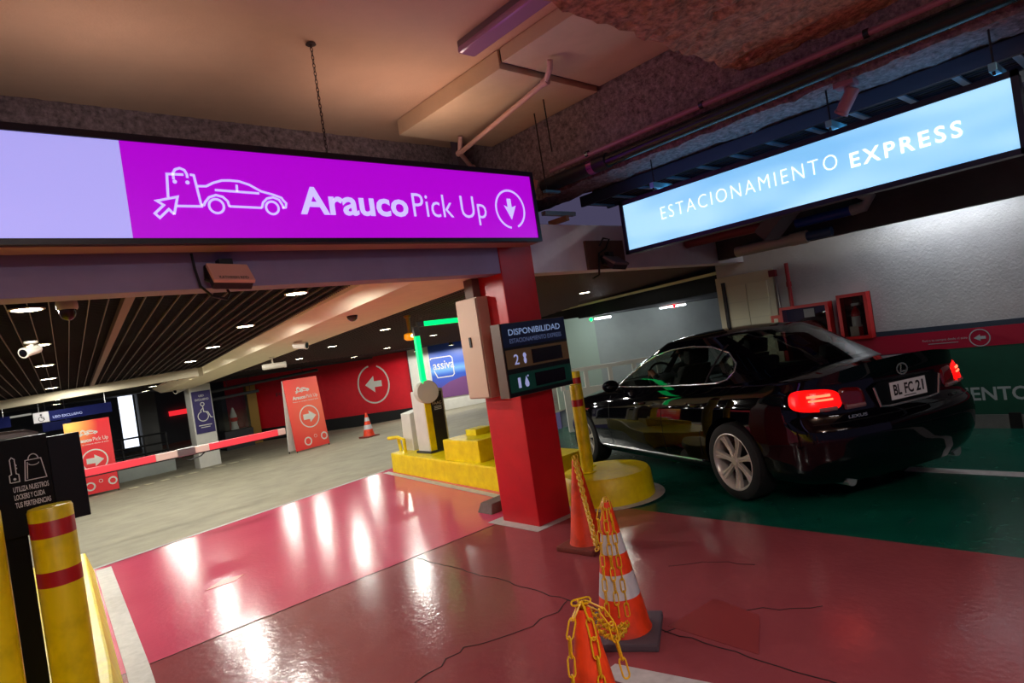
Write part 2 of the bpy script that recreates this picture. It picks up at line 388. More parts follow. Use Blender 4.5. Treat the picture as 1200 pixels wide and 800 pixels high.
# ------------------------------------------------------------------ slatted ceiling of the ramp (slopes down with it)
BD = Vector((.0995, .995, 0)).normalized()
bay = lambda y: 2.53 - .042 * y
def bay_pt(x0, y, dz=0): return Vector((x0 + .1 * (y - 4.2), y, bay(y) + dz))
slope = Vector((.1, 1, -.042)).normalized()
cs = MB().hull([bay_pt(-6, 4.19, .16), bay_pt(12, 4.19, .16), bay_pt(12, 21, .16), bay_pt(-6, 21, .16)], [bay_pt(-6, 4.19, .3), bay_pt(12, 4.19, .3), bay_pt(12, 21, .3), bay_pt(-6, 21, .3)])
ceil2 = struct(cs.build('ceiling_slatted', M_DARK), 'black open cell ceiling with long metal slats over the ramp', 'ceiling')
bl = MB(); y = 4.22
while y < 15.5:
    for xa, xb in ((-3.6, 2.75), (3.75, 11.5)):
        a, b2 = bay_pt(xa, y), bay_pt(xb, y)
        bl.obox((a + b2) / 2 + Vector((0, 0, .03)), (1, 0, 0), (0, 1, 0), (0, 0, 1), (xb - xa) / 2, .003, .018)
    y += .055 if y < 8 else .11
bl.build('cross_blades', M_BLADE, ceil2, kind='stuff')
sl = MB().obox((0, 0, 0), slope, slope.cross(Vector((0, 0, 1))), (0, 0, 1), 5.9, .0028, .010)
s0 = None
for xa, xb in ((-3.6, 2.75), (3.8, 11.4)):
    x = xa
    while x < xb:
        c = bay_pt(x, 10.1, .008)
        if s0 is None:
            s0 = sl.build('slat', M_SLAT, ceil2, world=False); s0.location = c
        else:
            k = s0.copy(); COL.objects.link(k); k.location = c
        x += .115
k = MB(); a, b2 = bay_pt(.88, 4.2, -.01), bay_pt(.88, 15.2, -.01)
k.obox((a + b2) / 2, b2 - a, (1, 0, 0), (0, 0, 1), (b2 - a).length / 2, .03, .03).build('carrier_rail', mat('carrier_brown', (120, 86, 78), .6), ceil2)

# chamfered white beam along the ramp
def beam_sec(y):
    zt = bay(y) + .1; zs = 2.36 - .036 * y
    xl = 2.66 + .09 * (y - 4.2); xr = 3.74 + .085 * (y - 4.2)
    return [Vector(p) for p in ((xl, y, zt), (xl + .03, y, zs + .12), (xl + .20, y, zs), (xr, y, zs), (xr + .02, y, zt))]
sec = [beam_sec(y) for y in (4.19, 8, 12, 16, 20)]
vs = [p for s_ in sec for p in s_]; fs = [(i * 5 + k, i * 5 + (k + 1) % 5, (i + 1) * 5 + (k + 1) % 5, (i + 1) * 5 + k) for i in range(4) for k in range(5)]
fs += [(0, 1, 2, 3, 4), (20, 21, 22, 23, 24)]
struct(MB().add(vs, fs).build('beam_ramp', M_WBEAM), 'long white chamfered beam running down the ramp ceiling', 'beam')
a, b2 = Vector((-1.5, 15.6, 1.78)), Vector((3.35, 12.4, 1.905))
struct(MB().obox((a + b2) / 2, b2 - a, Vector((b2 - a)).cross(Vector((0, 0, 1))), (0, 0, 1), (b2 - a).length / 2, .12, .075).build('beam_ramp_cross', mat('cross_beam_paint', (176, 166, 142), .7)), 'cream cross beam above the hanging blue signs', 'beam')
struct(MB().box(4.95, 5.53, 19.74, 20.3, -.95, 1.72).build('column', M_WPAINT, bevel=.01), 'white square column with the navy accessible parking poster', 'column')
# lit trim and soffit beyond the express lintel
a, b2 = Vector((8.05, 3.85, 2.14)), Vector((10.9, 11.1, 2.14)); d_ = (b2 - a).normalized(); e_ = Vector((d_.y, -d_.x, 0))
struct(MB().obox((a + b2) / 2, d_, e_, (0, 0, 1), (b2 - a).length / 2, .04, .022).build('trim_1', mat('cream_trim', (236, 226, 176), .5)), 'pale ceiling trim edging the dark bend ceiling', 'trim')
q_ = [a - e_ * .03, b2 - e_ * .03, b2 + e_ * 6, a + e_ * 6]
struct(MB().hull([Vector((p.x, p.y, 1.87)) for p in q_], [Vector((p.x, p.y, 2.117)) for p in q_]).build('ceiling_back', M_DARK), 'black low ceiling above the far bend of the green lane', 'ceiling')

# ------------------------------------------------------------------ walls
wall_r = struct(MB().box(7.75, 7.95, -7, 4.4, 0, 3.7).build('wall_right', M_WHITEW), 'white wall with green and red bands beside the sedan', 'wall')
RW = Frame((7.75, 0, 0), (0, -1, 0), (0, 0, 1))           # reading direction towards -y; a = -y
def rwbox(name, y0, y1, z0, z1, d, m, parent, bevel=0): return MB().box(7.75 - d, 7.75, y0, y1, z0, z1).build(name, m, parent, bevel=bevel)
rwbox('green_dado', -7, 3.3, .14, .84, .006, M_GREENW, wall_r)
rwbox('navy_band', -7, 3.3, 1.035, 1.09, .006, M_NAVYB, wall_r)
band = rwbox('red_band', -7, 3.3, .84, 1.035, .008, M_BAND, wall_r)
RB = Frame((7.742, 0, 0), (0, -1, 0), (0, 0, 1)); RG = Frame((7.744, 0, 0), (0, -1, 0), (0, 0, 1))
b_ = MB(); b_.ring(RB, -1.615, .93, .085, .009); b_.prism(RB, [(-1.665, .93), (-1.61, .965), (-1.61, .945), (-1.565, .945), (-1.565, .915), (-1.61, .915), (-1.61, .895)], .001, .002)
b_.build('arrow_mark', M_LETTER, band)
MB().text(RB, 'Retira tu compra desde el auto', -2.12, -1.72, .925, .955).build('lettering', M_LETTER, band)
MB().ribbon(RB, [(-2.07, .905), (-1.80, .905)], .006).build('underline', M_LETTER, band)
MB().text(RG, 'ESTACIONAMIENTO', -2.94, -1.28, .285, .425, bold=.02).build('lettering', M_LETTER, wall_r)
rwbox('skirting', -7, 3.6, 0, .14, .02, mat('skirting_grey', (120, 124, 120), .7, noise=.2), wall_r)
for y_ in (1.37, -.4, -2.2): rwbox('black_post_mark', y_, y_ + .1, 0, .16, .03, M_BLACK, wall_r)
struct(MB().box(7.05, 7.15, -6, 3.95, 2.2, 2.62).build('beam_wall', M_DKGREY), 'dark fascia beam in front of the white wall top', 'beam')
# door with mesh leaf at the end of the white wall
door = struct(MB().box(7.70, 7.75, 3.62, 4.40, 0, 2.02).build('door_1', mat('door_cream', (206, 202, 176), .6)), 'cream mesh door in a white frame beyond the fire cabinets', 'door')
M_LEAF = mat('door_leaf', (214, 210, 182), .6)
for i in range(6):
    for j in range(2):
        MB().box(7.684, 7.70, 3.70 + j * .285, 3.975 + j * .27, .55 + i * .225, .76 + i * .225).build('panel', M_LEAF, door)
MB().box(7.67, 7.70, 4.27, 4.31, 0, 1.95).build('door_frame', M_DKGREY, door)
# far walls
def vwall(name, p, q, z0, z1, m, label, th=.15):
    p, q = Vector((p[0], p[1], 0)), Vector((q[0], q[1], 0)); d = (q - p).normalized(); nn = Vector((-d.y, d.x, 0))
    if nn.dot(p) < 0: nn = -nn
    bot = [p, q, q + nn * th, p + nn * th]
    return struct(MB().hull([v + Vector((0, 0, z0)) for v in bot], [v + Vector((0, 0, z1)) for v in bot]).build(name, m), label, 'wall'), Frame(p, d if d.dot(r0) > 0 else -d, (0, 0, 1))
M_BACKW = mat('back_wall', (158, 164, 158), .8, noise=.12, nscale=2)
vwall('wall_back', (10.32, 8.9), (14.6, 5.05), -.6, 1.9, M_BACKW, 'pale wall beyond the white railing ahead of the sedan')
vwall('wall_turn', (9.5, 9.45), (10.34, 8.88), -.6, 1.9, mat('turn_wall', (168, 184, 166), .8), 'greenish white wall return beside the red pillar')
M_RWALL = mat('curved_wall_red', (214, 12, 34), .45, noise=.08)
w_red, FR = vwall('wall_red', (10.3, 22.6), (12.5, 20.0), -.6, 1.83, M_RWALL, 'red painted wall with white circled arrow')
w_red2, FR2 = vwall('wall_red_far', (7.6, 25.4), (10.3, 22.6), -.6, 1.83, M_RWALL, 'red painted wall continuing behind the pick up board')
for w_, F_, L_ in ((w_red, FR, 3.406), (w_red2, FR2, 3.89)):
    MB().prism(F_, [(0, -.75), (L_, -.75), (L_, -.28), (0, -.28)], .001, .03).build('plinth', M_BLACK, w_)
mk = MB(); cx = 1.98; mk.ring(FR, cx, .79, .60, .055, rb=.70, a0=100, a1=430, d=.003)
mk.prism(FR, [(cx - .33, .79), (cx + .03, 1.10), (cx + .03, .90), (cx + .32, .90), (cx + .32, .68), (cx + .03, .68), (cx + .03, .48)], .002, .006)
mk.build('arrow_mark', M_WPAINT, w_red)
MB().text(FR2, 'Retiro', 2.0, 3.3, .85, 1.0, d=.003).build('lettering', mat('faint_letters', (120, 50, 58), .6), w_red2)
w_white, FW = vwall('wall_white_far', (12.45, 19.85), (16.5, 16.3), -.8, 2.75, M_WPAINT, 'white wall behind the blue insurance poster')
struct(MB().box(-8, 22, 33, 33.2, -1.4, 2.2).build('wall_far', mat('far_wall_grey', (84, 84, 84), .9)), 'dark grey far wall of the garage', 'wall')
struct(MB().box(-9, 24, 21, 33, 1.75, 1.9).build('ceiling_far', M_DKGREY), 'dark far ceiling beyond the ramp', 'ceiling')
struct(MB().box(3.2, 4.72, 21.5, 21.7, -.95, -.25).build('wall_low', M_BACKW), 'low grey parapet wall beside the white column', 'wall')
struct(MB().box(4.98, 5.56, 27, 27.5, -1, 1.75).build('column_grey', mat('grey_col', (110, 110, 108), .8)), 'grey concrete column beside the bright opening', 'column')
win = struct(MB().box(4.52, 5.0, 28, 28.05, -.3, 1.78).build('window_1', mat('lit_opening', (232, 240, 255), .5, emit=1.0)), 'bright white lit opening at the far end', 'window')
# dashed tactile strip on the lane and far yellow post
ds = []
for i in range(9):
    x_ = 2.9 + i * .36; y_ = 18.3 + (i - 4) * .05
    z_ = ramp_z(x_, y_) + .004
    MB().hull([(x_, y_, z_), (x_ + .2, y_, z_), (x_ + .2, y_ + .35, z_ - .02), (x_, y_ + .35, z_ - .02)], [(x_, y_, z_ + .01), (x_ + .2, y_, z_ + .01), (x_ + .2, y_ + .35, z_ - .01), (x_, y_ + .35, z_ - .01)]).build('painted_dash', mat('dash_cream', (196, 190, 160), .7), floor3)
# ------------------------------------------------------------------ the car-and-bag line mark
ICON = [[(.963, 2.65), (.974, 2.779), (1.057, 2.781)], [(1.09, 2.783), (1.11, 2.781), (1.127, 2.606), (.999, 2.604)],
        [(1.004, 2.751), (1.004, 2.784), (1.018, 2.807), (1.042, 2.816), (1.065, 2.807), (1.075, 2.784), (1.075, 2.763)],
        [(.981, 2.557), (1.01, 2.655), (.904, 2.629), (.936, 2.607), (.887, 2.56), (.908, 2.537), (.958, 2.585), (.981, 2.557)],
        [(1.121, 2.72), (1.167, 2.722), (1.208, 2.744), (1.256, 2.76), (1.299, 2.763), (1.352, 2.761), (1.408, 2.744), (1.472, 2.708), (1.542, 2.691), (1.591, 2.674), (1.601, 2.657), (1.616, 2.641), (1.609, 2.615), (1.587, 2.611)],
        [(1.463, 2.608), (1.475, 2.641), (1.502, 2.666), (1.539, 2.675), (1.574, 2.661), (1.59, 2.63), (1.595, 2.611)], [(1.277, 2.611), (1.463, 2.608)],
        [(1.277, 2.609), (1.272, 2.641), (1.248, 2.665), (1.212, 2.674), (1.173, 2.659), (1.148, 2.629), (1.141, 2.614), (1.126, 2.614)],
        [(1.211, 2.703), (1.46, 2.695)], [(1.336, 2.74), (1.333, 2.699)]]
def icon(mb, fr, ox, oz, s, w=.013, d=.001):
    T = lambda p: (ox + (p[0] - .887) * s, oz + (p[1] - 2.537) * s)
    for pl_ in ICON: mb.ribbon(fr, [T(p) for p in pl_], w * s, d=d)
    for c, r in (((1.207, 2.61), .040), ((1.526, 2.61), .038)): mb.ring(fr, *T(c), r * s, w * s, seg=24, d=d)
    for c in ((1.008, 2.739), (1.072, 2.738)): mb.disc(fr, *T(c), .011 * s, 12, d=d)
    return mb

M_SFRAME = mat('sign_frame', (24, 18, 34), .4)
M_MAG = mat('lit_magenta', (164, 0, 198), .4, emit=.68)
M_LILAC = mat('lit_lilac', (166, 162, 236), .4, emit=.66)
M_LTXT = mat('lit_letter_lilac', (196, 186, 255), .4, emit=.68)
def backlit(name, rgb, edge, strength, sc):
    """acrylic over fluorescent tubes: slightly uneven backlight"""
    m = mat(name, rgb, .35, emit=strength); nt = m.node_tree; b = nt.nodes['Principled BSDF']
    tc = nt.nodes.new('ShaderNodeTexCoord'); mp = nt.nodes.new('ShaderNodeMapping'); mp.inputs['Scale'].default_value = sc; nt.links.new(tc.outputs['Object'], mp.inputs[0])
    n = nt.nodes.new('ShaderNodeTexNoise'); n.inputs['Scale'].default_value = 1.0; n.inputs['Detail'].default_value = 1; nt.links.new(mp.outputs[0], n.inputs['Vector'])
    r = nt.nodes.new('ShaderNodeValToRGB'); r.color_ramp.elements[0].position = .3; r.color_ramp.elements[0].color = lin(edge); r.color_ramp.elements[1].position = .62; r.color_ramp.elements[1].color = lin(rgb)
    nt.links.new(n.outputs['Fac'], r.inputs['Fac']); nt.links.new(r.outputs['Color'], b.inputs['Emission Color'])
    return m
M_BLUE = backlit('lit_blue', (166, 220, 255), (112, 186, 236), .68, (1, 1.2, 4))
M_WTXT = mat('lit_letter_white', (255, 255, 255), .4, emit=.72)

# ---- purple lightbox
s = thing('lightbox_sign', 'long purple lightbox sign with white car and bag drawing', 'sign', (1.5, 3.78, 2.42))
SY = 3.68
MB().box(-1.6, 3.77, SY + .012, 3.89, 2.405, 2.975).build('housing', M_SFRAME, s)
for z0, z1 in ((2.395, 2.425), (2.942, 2.98)): MB().box(-1.6, 3.775, SY - .012, SY + .03, z0, z1).build('frame_rail', M_SFRAME, s)
MB().box(3.742, 3.775, SY - .012, SY + .03, 2.425, 2.942).build('frame_rail', M_SFRAME, s)
MB().box(-1.58, 3.76, SY + .03, 3.885, 2.390, 2.404).build('bottom_cover', mat('cover_tan', (176, 140, 130), .6), s)
face = MB().box(.768, 3.742, SY, SY + .014, 2.425, 2.942).build('purple_panel', M_MAG, s)
MB().box(-1.58, .768, SY, SY + .014, 2.425, 2.942).build('blank_panel', M_LILAC, s)
F1 = Frame((0, SY, 0), (1, 0, 0), (0, 0, 1))
icon(MB(), F1, .887, 2.537, 1.0).build('car_drawing', M_LTXT, face)
MB().text(F1, 'Arauco', 1.70, 2.495, 2.574, 2.752, bold=.026).build('lettering', M_LTXT, face)
MB().text(F1, 'Pick Up', 2.535, 3.215, 2.524, 2.748, bold=-.004).build('lettering', M_LTXT, face)
a_ = MB(); a_.ring(F1, 3.472, 2.66, .152, .016, a0=-68, a1=264, seg=60)
a_.prism(F1, [(3.445, 2.745), (3.488, 2.745), (3.488, 2.675), (3.535, 2.69), (3.472, 2.575), (3.408, 2.69), (3.445, 2.675)], .001, .0025)
a_.build('arrow_mark', M_LTXT, face)

# ---- blue lightbox
s = thing('lightbox_sign', 'pale blue lightbox sign hanging over the green lane', 'sign', (4.56, 2.0, 2.24))
EX = 4.5
MB().box(EX + .012, EX + .16, .60, 3.365, 2.215, 2.66).build('housing', M_SFRAME, s)
for z0, z1 in ((2.205, 2.238), (2.632, 2.668)): MB().box(EX - .012, EX + .03, .59, 3.375, z0, z1).build('frame_rail', mat('frame_navy', (8, 20, 48), .4), s)
for y0, y1 in ((.59, .625), (3.34, 3.375)): MB().box(EX - .012, EX + .03, y0, y1, 2.205, 2.668).build('frame_rail', MATS['frame_navy'], s)
MB().box(EX + .05, EX + .12, .64, 3.32, 2.660, 2.672).build('top_light_slot', mat('slot_blue', (120, 200, 255), .4, emit=2.5), s)
face = MB().box(EX, EX + .014, .625, 3.34, 2.238, 2.632).build('blue_panel', M_BLUE, s)
F2 = Frame((EX, 0, 0), (0, -1, 0), (0, 0, 1))
MB().text(F2, 'ESTACIONAMIENTO', -2.968, -1.565, 2.418, 2.520, bold=-.016, space=1.25).build('lettering', M_WTXT, face)
MB().text(F2, 'EXPRESS', -1.487, -.872, 2.392, 2.490, bold=.016, space=1.3).build('lettering', M_WTXT, face)

# ---- availability board on the pillar
s = thing('availability_board', 'dark board reading DISPONIBILIDAD on the red pillar', 'sign', (3.72, 3.92, 1.14))
BY = 3.857
MB().box(3.325, 4.095, BY + .008, 3.978, 1.142, 1.755).build('cabinet', mat('board_brown', (104, 82, 70), .5), s)
F3 = Frame((0, BY, 0), (1, 0, 0), (0, 0, 1))
def panel(name, x0, x1, z0, z1, m, par, d=0): return MB().box(x0, x1, BY - d, BY + .010, z0, z1).build(name, m, par)
panel('face_plate', 3.335, 4.09, 1.147, 1.75, mat('board_black', (10, 12, 20), .4), s, -.004)
h = panel('header_panel', 3.338, 4.087, 1.555, 1.747, mat('board_navy', (16, 32, 74), .45), s)
MB().text(F3, 'DISPONIBILIDAD', 3.405, 4.02, 1.650, 1.702, bold=.012, d=.002).build('lettering', mat('board_letter', (150, 180, 226), .5, emit=.25), h)
MB().text(F3, 'ESTACIONAMIENTO EXPRESS', 3.407, 4.022, 1.585, 1.622, d=.002).build('lettering', mat('board_letter_dim', (120, 146, 200), .5, emit=.12), h)
for nm, z0, z1, m_, num in (('second_level_panel', 1.375, 1.532, mat('board_tan', (124, 104, 66), .5), '2'), ('first_level_panel', 1.18, 1.332, mat('board_green', (4, 92, 72), .5), '1')):
    p_ = panel(nm, 3.345, 4.085, z0, z1, m_, s)
    MB().box(3.635, 3.998, BY - .006, BY + .002, z0 + .018, z1 - .022).build('display', mat('display_dark', (14, 10, 26), .25), p_)
    k = MB().text(F3, num, 3.425 + (.01 if num == '1' else 0), 3.48 - (.015 if num == '1' else 0), z0 + .03, z0 + .115, bold=.01, d=.002); k.build('numeral', mat('board_numeral', (176, 186, 240), .5, emit=.3), p_)
    k = MB()
    if num == '2':
        k.disc(F3, 3.548, z0 + .098, .018, 14, d=.002, rb=.022); k.disc(F3, 3.548, z0 + .055, .016, 14, d=.002, rb=.027)
    else:
        k.prism(F3, [(3.53, z0 + .12), (3.515, z0 + .08), (3.508, z0 + .055), (3.518, z0 + .032), (3.535, z0 + .027), (3.552, z0 + .036), (3.556, z0 + .058), (3.545, z0 + .085)], .002, .0035)
        k.disc(F3, 3.552, z0 + .118, .008, 8, d=.002)
    k.build('pictogram', MATS['board_numeral'], p_)

# ---- grey cabinet on the pillar side, conduit
s = thing('wall_cabinet', 'narrow tan metal cabinet fixed to side of red pillar', 'cabinet', (3.47, 4.36, 1.14))
MB().box(3.42, 3.543, 4.22, 4.52, 1.14, 2.03).build('body', mat('cabinet_tan', (190, 158, 134), .5), s, bevel=.006)
MB().box(3.408, 3.42, 4.23, 4.51, 1.15, 2.02).build('door', mat('cabinet_door', (204, 170, 146), .5), s, bevel=.004)
MB().box(3.398, 3.41, 4.36, 4.385, 1.60, 1.69).build('latch', M_BLACK, s, bevel=.003)
tag(MB().box(3.46, 3.543, 4.30, 4.42, 2.03, 2.2).build('conduit_box', mat('cond_brown', (110, 82, 70), .6), bevel=.008), 'brown conduit box above the tan cabinet', 'box')

# ---- floodlight-like tag reader under the purple sign
def reader(name, label, c, tilt, col, txt):
    s = thing(name, label, 'reader', c); c = Vector(c)
    MB().box(c.x - .04, c.x + .04, c.y + .05, 3.99, c.z + .02, c.z + .10).build('wall_bracket', M_BLACK, s, bevel=.006)
    MB().tube([c + Vector((-.1, .10, .06)), c + Vector((-.12, .05, -.02)), c + Vector((-.08, .0, -.05))], .02).build('swivel_arm', M_BLACK, s)
    u = Vector((1, .05, -.05)).normalized(); v = Vector((0, -math.sin(tilt), math.cos(tilt))); v = (v - u * v.dot(u)).normalized(); n = u.cross(v)
    MB().obox(c + n * -.035, u, v, n, .115, .075, .03).build('back_shell', mat('reader_back', (44, 38, 48), .6), s, bevel=.01)
    MB().obox(c, u, v, n, .12, .08, .012).build('cover', mat(col[0], col[1], .45), s, bevel=.006)
    if txt:
        F = Frame(c + n * .013, u, v); MB().text(F, txt, -.085, .085, -.07, -.045, bold=.01).build('lettering', M_BLACK, s)
    return s
reader('tag_reader', 'flat pinkish tag reader box bracketed under the purple sign', (1.29, 3.86, 2.255), -.75, ('reader_pink', (250, 190, 170)), 'KATHREIN RFID')
reader('tag_reader', 'grey tag reader bracketed over the plywood panel', (4.96, 3.86, 2.24), -.95, ('reader_grey', (120, 112, 116)), '')
tag(MB().tube([(1.11, 3.94, 2.395), (1.12, 3.95, 2.30), (1.14, 3.96, 2.20), (1.20, 3.97, 2.14), (1.29, 4.0, 2.12), (1.33, 4.05, 2.16), (1.33, 4.1, 2.2)], .008).build('cable', M_BLACK), 'black cable looping beside the pinkish tag reader', 'cable')
tag(MB().tube([(4.82, 3.93, 2.40), (4.86, 3.9, 2.47), (4.95, 3.9, 2.46), (4.9, 3.92, 2.37), (4.80, 3.93, 2.33), (4.78, 3.95, 2.12), (4.7, 3.97, 2.09)], .010).build('cable', M_BLACK), 'black cable tangled over the plywood panel', 'cable')

# ------------------------------------------------------------------ ceiling services over the red floor
s = thing('ceiling_lamp', 'unlit fluorescent batten on the cream ceiling', 'lamp', (2.93, 2.6, CZ))
MB().box(2.87, 2.99, 1.9, 3.33, CZ - .05, CZ).build('housing', mat('batten_grey', (120, 104, 112), .4), s, bevel=.01)
MB().box(2.855, 3.005, 1.92, 3.32, CZ - .095, CZ - .05).build('diffuser', mat('batten_diffuser', (170, 130, 160), .15), s, bevel=.02)
s = thing('duct_box', 'flat cream plaster box duct under the ceiling', 'duct', (3.7, 3.4, CZ))
M_DUCT = mat('duct_cream', (214, 190, 156), .7, noise=.06)
for y0, y1, z in ((3.30, 4.72, 3.60), (2.06, 3.27, 3.635)): MB().box(3.22, 4.33, y0, y1, z, CZ - .004).build('duct_panel', M_DUCT, s, bevel=.006)
MB().box(3.24, 4.34, 3.27, 3.30, 3.65, CZ - .005).build('joint_gap', M_BLACK, s)
s = thing('water_pipe', 'thin pinkish pipe with elbows below the box duct', 'pipe', (3.7, 3.8, 3.5))
M_PINKP = mat('pipe_pink', (202, 160, 148), .5)
MB().tube([(3.50, 3.05, 3.61), (3.52, 3.08, 3.56), (3.58, 3.2, 3.52), (3.80, 4.55, 3.46), (3.81, 4.62, 3.46)], .022, 10).build('run', M_PINKP, s, smooth=True)
MB().tube([(3.81, 4.62, 3.46), (3.79, 4.55, 3.595)], .022, 10).build('riser', M_PINKP, s, smooth=True)
MB().tube([(3.81, 4.62, 3.46), (4.12, 4.86, 3.44), (4.20, 4.90, 3.38), (4.2, 4.9, 3.1)], .022, 10).build('drop', M_PINKP, s, smooth=True)
for p in ((3.58, 3.2, 3.52), (3.81, 4.62, 3.46), (4.16, 4.88, 3.42)): MB().lathe([(.0, -.028), (.03, -.026), (.032, .0), (.03, .026), (0, .028)], p, (0, 1, 0), 12).build('elbow', M_PINKP, s, smooth=True)
tag(MB().box(4.02, 4.12, 4.92, 5.0, 3.1, 3.74).build('strut', mat('strut_grey', (96, 84, 92), .6)), 'grey steel strut hanging behind the purple sign end', 'strut')
# sign chain
s = thing('sign_chain', 'thin chain holding the purple sign from the ceiling', 'chain', (1.98, 3.76, 2.98))
lk = MB().tube([(.008 * math.cos(a), 0, .017 * math.sin(a)) for a in np.linspace(0, 2 * PI, 10, endpoint=False)], .0028, 5, closed=True)
l0 = lk.build('link', mat('chain_dark', (60, 46, 44), .5, metal=.5), s, world=False)
z = .02; i = 0; first = True
while z < .76:
    o = l0 if first else l0.copy()
    if not first: COL.objects.link(o)
    first = False; o.location = (0, 0, z); o.rotation_euler = (0, 0, (i % 2) * PI / 2); z += .027; i += 1
MB().lathe([(.0, 0), (.035, .004), (.03, .012), (0, .014)], (1.98, 3.76, CZ - .014), seg=10).build('ceiling_hook', MATS['chain_dark'], s)

# ---- pipes and cable tray over the green lane
M_DGP = mat('pipe_dark_green', (16, 40, 40), .25)
s = thing('drain_pipe', 'thick dark green pipe below the sprayed beam', 'pipe', (4.28, 1.5, 3.02))
MB().tube([(4.27, 3.95, 2.985), (4.27, -3, 3.02)], .055, 16).build('run', M_DGP, s, smooth=True)
MB().tube([(4.27, 4.02, 2.985), (4.27, 3.25, 2.99)], .066, 16).build('sleeve', mat('pipe_sleeve', (30, 36, 44), .4), s, smooth=True)
MB().lathe([(.060, -.03), (.066, -.03), (.066, .03), (.060, .03)], (4.27, 3.42, 2.988), (0, 1, 0), 20).build('clamp', mat('clamp_pink', (170, 90, 160), .3, metal=.6), s)
s = thing('conduit_pipe', 'slim pink conduit above the dark green pipe', 'pipe', (4.2, 1.5, 3.09))
MB().tube([(4.20, 3.85, 3.075), (4.20, -3, 3.10)], .020, 10).build('run', mat('conduit_pink', (150, 104, 122), .4), s, smooth=True)
for y_ in (3.4, 2.3, 1.2): MB().lathe([(.02, -.015), (.027, -.015), (.027, .015), (.02, .015)], (4.20, y_, 3.085), (0, 1, 0), 12).build('coupling', M_DGP, s)
s = thing('cable_tray', 'dark ladder cable tray behind the blue sign', 'cable tray', (4.95, 1.9, 2.8))
M_TRAY = mat('tray_steel', (60, 66, 84), .4, metal=.5)
for x_ in (4.72, 5.12): MB().box(x_, x_ + .03, -2, 4.0, 2.80, 2.90).build('side_rail', M_TRAY, s)
for i in range(20):
    y_ = -1.8 + i * .30
    MB().box(4.75, 5.12, y_, y_ + .04, 2.80, 2.815).build('rung', mat('rung_blue_lit', (130, 190, 230), .3, metal=.3), s)  # the sign's blue light is put into the rung colour
for j in range(6):
    x_ = 4.78 + j * .056
    MB().tube([(x_, -2, 2.84 + .01 * (j % 2)), (x_ + .01, 1, 2.835), (x_, 3.95, 2.84)], .017, 6).build('cable', mat('cable_dark%d' % (j % 2), ((14, 16, 26), (24, 30, 60))[j % 2], .5), s)
# hangers of the blue sign
for y_, wh in ((.68, 'at the end away from the pillar'), (1.55, 'above the bold word'), (2.95, 'above the thin lettering')):
    s = thing('sign_hanger', 'steel hanger of the blue sign ' + wh, 'hanger', (4.57, y_, 2.66), group='blue sign hangers')
    MB().box(4.40, 4.68, y_ - .02, y_ + .02, 2.675, 2.72).build('channel', mat('hanger_blue', (120, 190, 216), .3, metal=.5), s, bevel=.004)
    MB().tube([(4.44, y_, 2.70), (4.44, y_, 2.98)], .006, 6).build('rod', M_BLACK, s)
    MB().tube([(4.42, y_, 2.675), (4.42, y_, 2.655)], .008, 6).build('bolt', M_BLACK, s)
# loose struts next to purple sign end
s = thing('strut_bracket', 'short pale strut with a brown leg above the lintel', 'bracket', (4.3, 3.9, 2.68))
MB().box(4.02, 4.42, 3.82, 3.87, 2.665, 2.70).build('arm', mat('strut_pale', (130, 150, 156), .4, metal=.4), s)
MB().box(4.28, 4.32, 3.82, 4.05, 2.618, 2.665).build('leg', mat('strut_leg', (150, 110, 80), .5), s)
tag(MB().tube([(3.97, 4.05, 2.60), (3.99, 3.85, 2.98)], .022, 8).build('strut', mat('strut_orange', (190, 110, 84), .5)), 'orange brown strut beside purple sign end', 'strut')
tag(MB().box(4.11, 4.30, 3.86, 3.9, 2.885, 2.905).build('strut_plate', MATS['hanger_blue']), 'small teal plate on the pipe hanger rod', 'plate')
for x_, y_, z0, z1, wh in ((4.13, 3.87, 2.905, 3.602, 'long'), (3.98, 3.6, 3.15, 3.602, 'short')):
    tag(MB().tube([(x_, y_, z0), (x_ - .01, y_, z1)], .006, 6).build('hanger_rod', M_BLACK), wh + ' thin black hanger rod beside the sprayed beam', 'rod', 'pipe hanger rods')
# upper shelf beam, extra ducts
struct(MB().box(4.86, 5.2, -3, 3.95, 2.92, 2.965).build('beam_tray', M_DKGREY), 'dark steel beam above the cable tray', 'beam')
s = thing('white_pipe', 'white drain pipe with coupling under the lane ceiling', 'pipe', (7.0, 3.1, 2.25))
MB().tube([(6.9, 3.62, 2.24), (6.9, 2.86, 2.24)], .06, 14).build('run', mat('pipe_white', (170, 170, 158), .5), s, smooth=True)
MB().tube([(6.9, 2.98, 2.24), (6.9, 2.80, 2.24)], .07, 14).build('coupling', MATS['pipe_white'], s, smooth=True)
MB().tube([(6.9, 2.80, 2.24), (6.9, 2.55, 2.24)], .05, 14).build('blue_end', mat('pipe_bluegrey', (40, 70, 110), .4), s, smooth=True)
s = thing('blue_pipe', 'blue pipe with a pale elbow under the lane ceiling', 'pipe', (7.0, 2.3, 2.42))
MB().tube([(6.9, 2.9, 2.40), (6.9, 2.32, 2.40)], .05, 14).build('run', mat('pipe_blue', (20, 60, 150), .4), s, smooth=True)
MB().tube([(6.9, 2.34, 2.40), (6.9, 2.22, 2.41), (6.9, 2.15, 2.48), (6.9, 2.28, 2.58), (6.9, 2.42, 2.62)], .055, 14).build('elbow', mat('pipe_pale', (150, 158, 160), .5), s, smooth=True)
s = thing('sloped_duct', 'grey sloping duct between the pipes and the lane ceiling', 'duct', (6.7, 3.0, 2.4))
MB().obox((6.48, 2.85, 2.47), (0, -.75, .66), (1, 0, 0), (0, .66, .75), .26, .16, .07).build('body', mat('duct_grey', (96, 92, 96), .6), s)
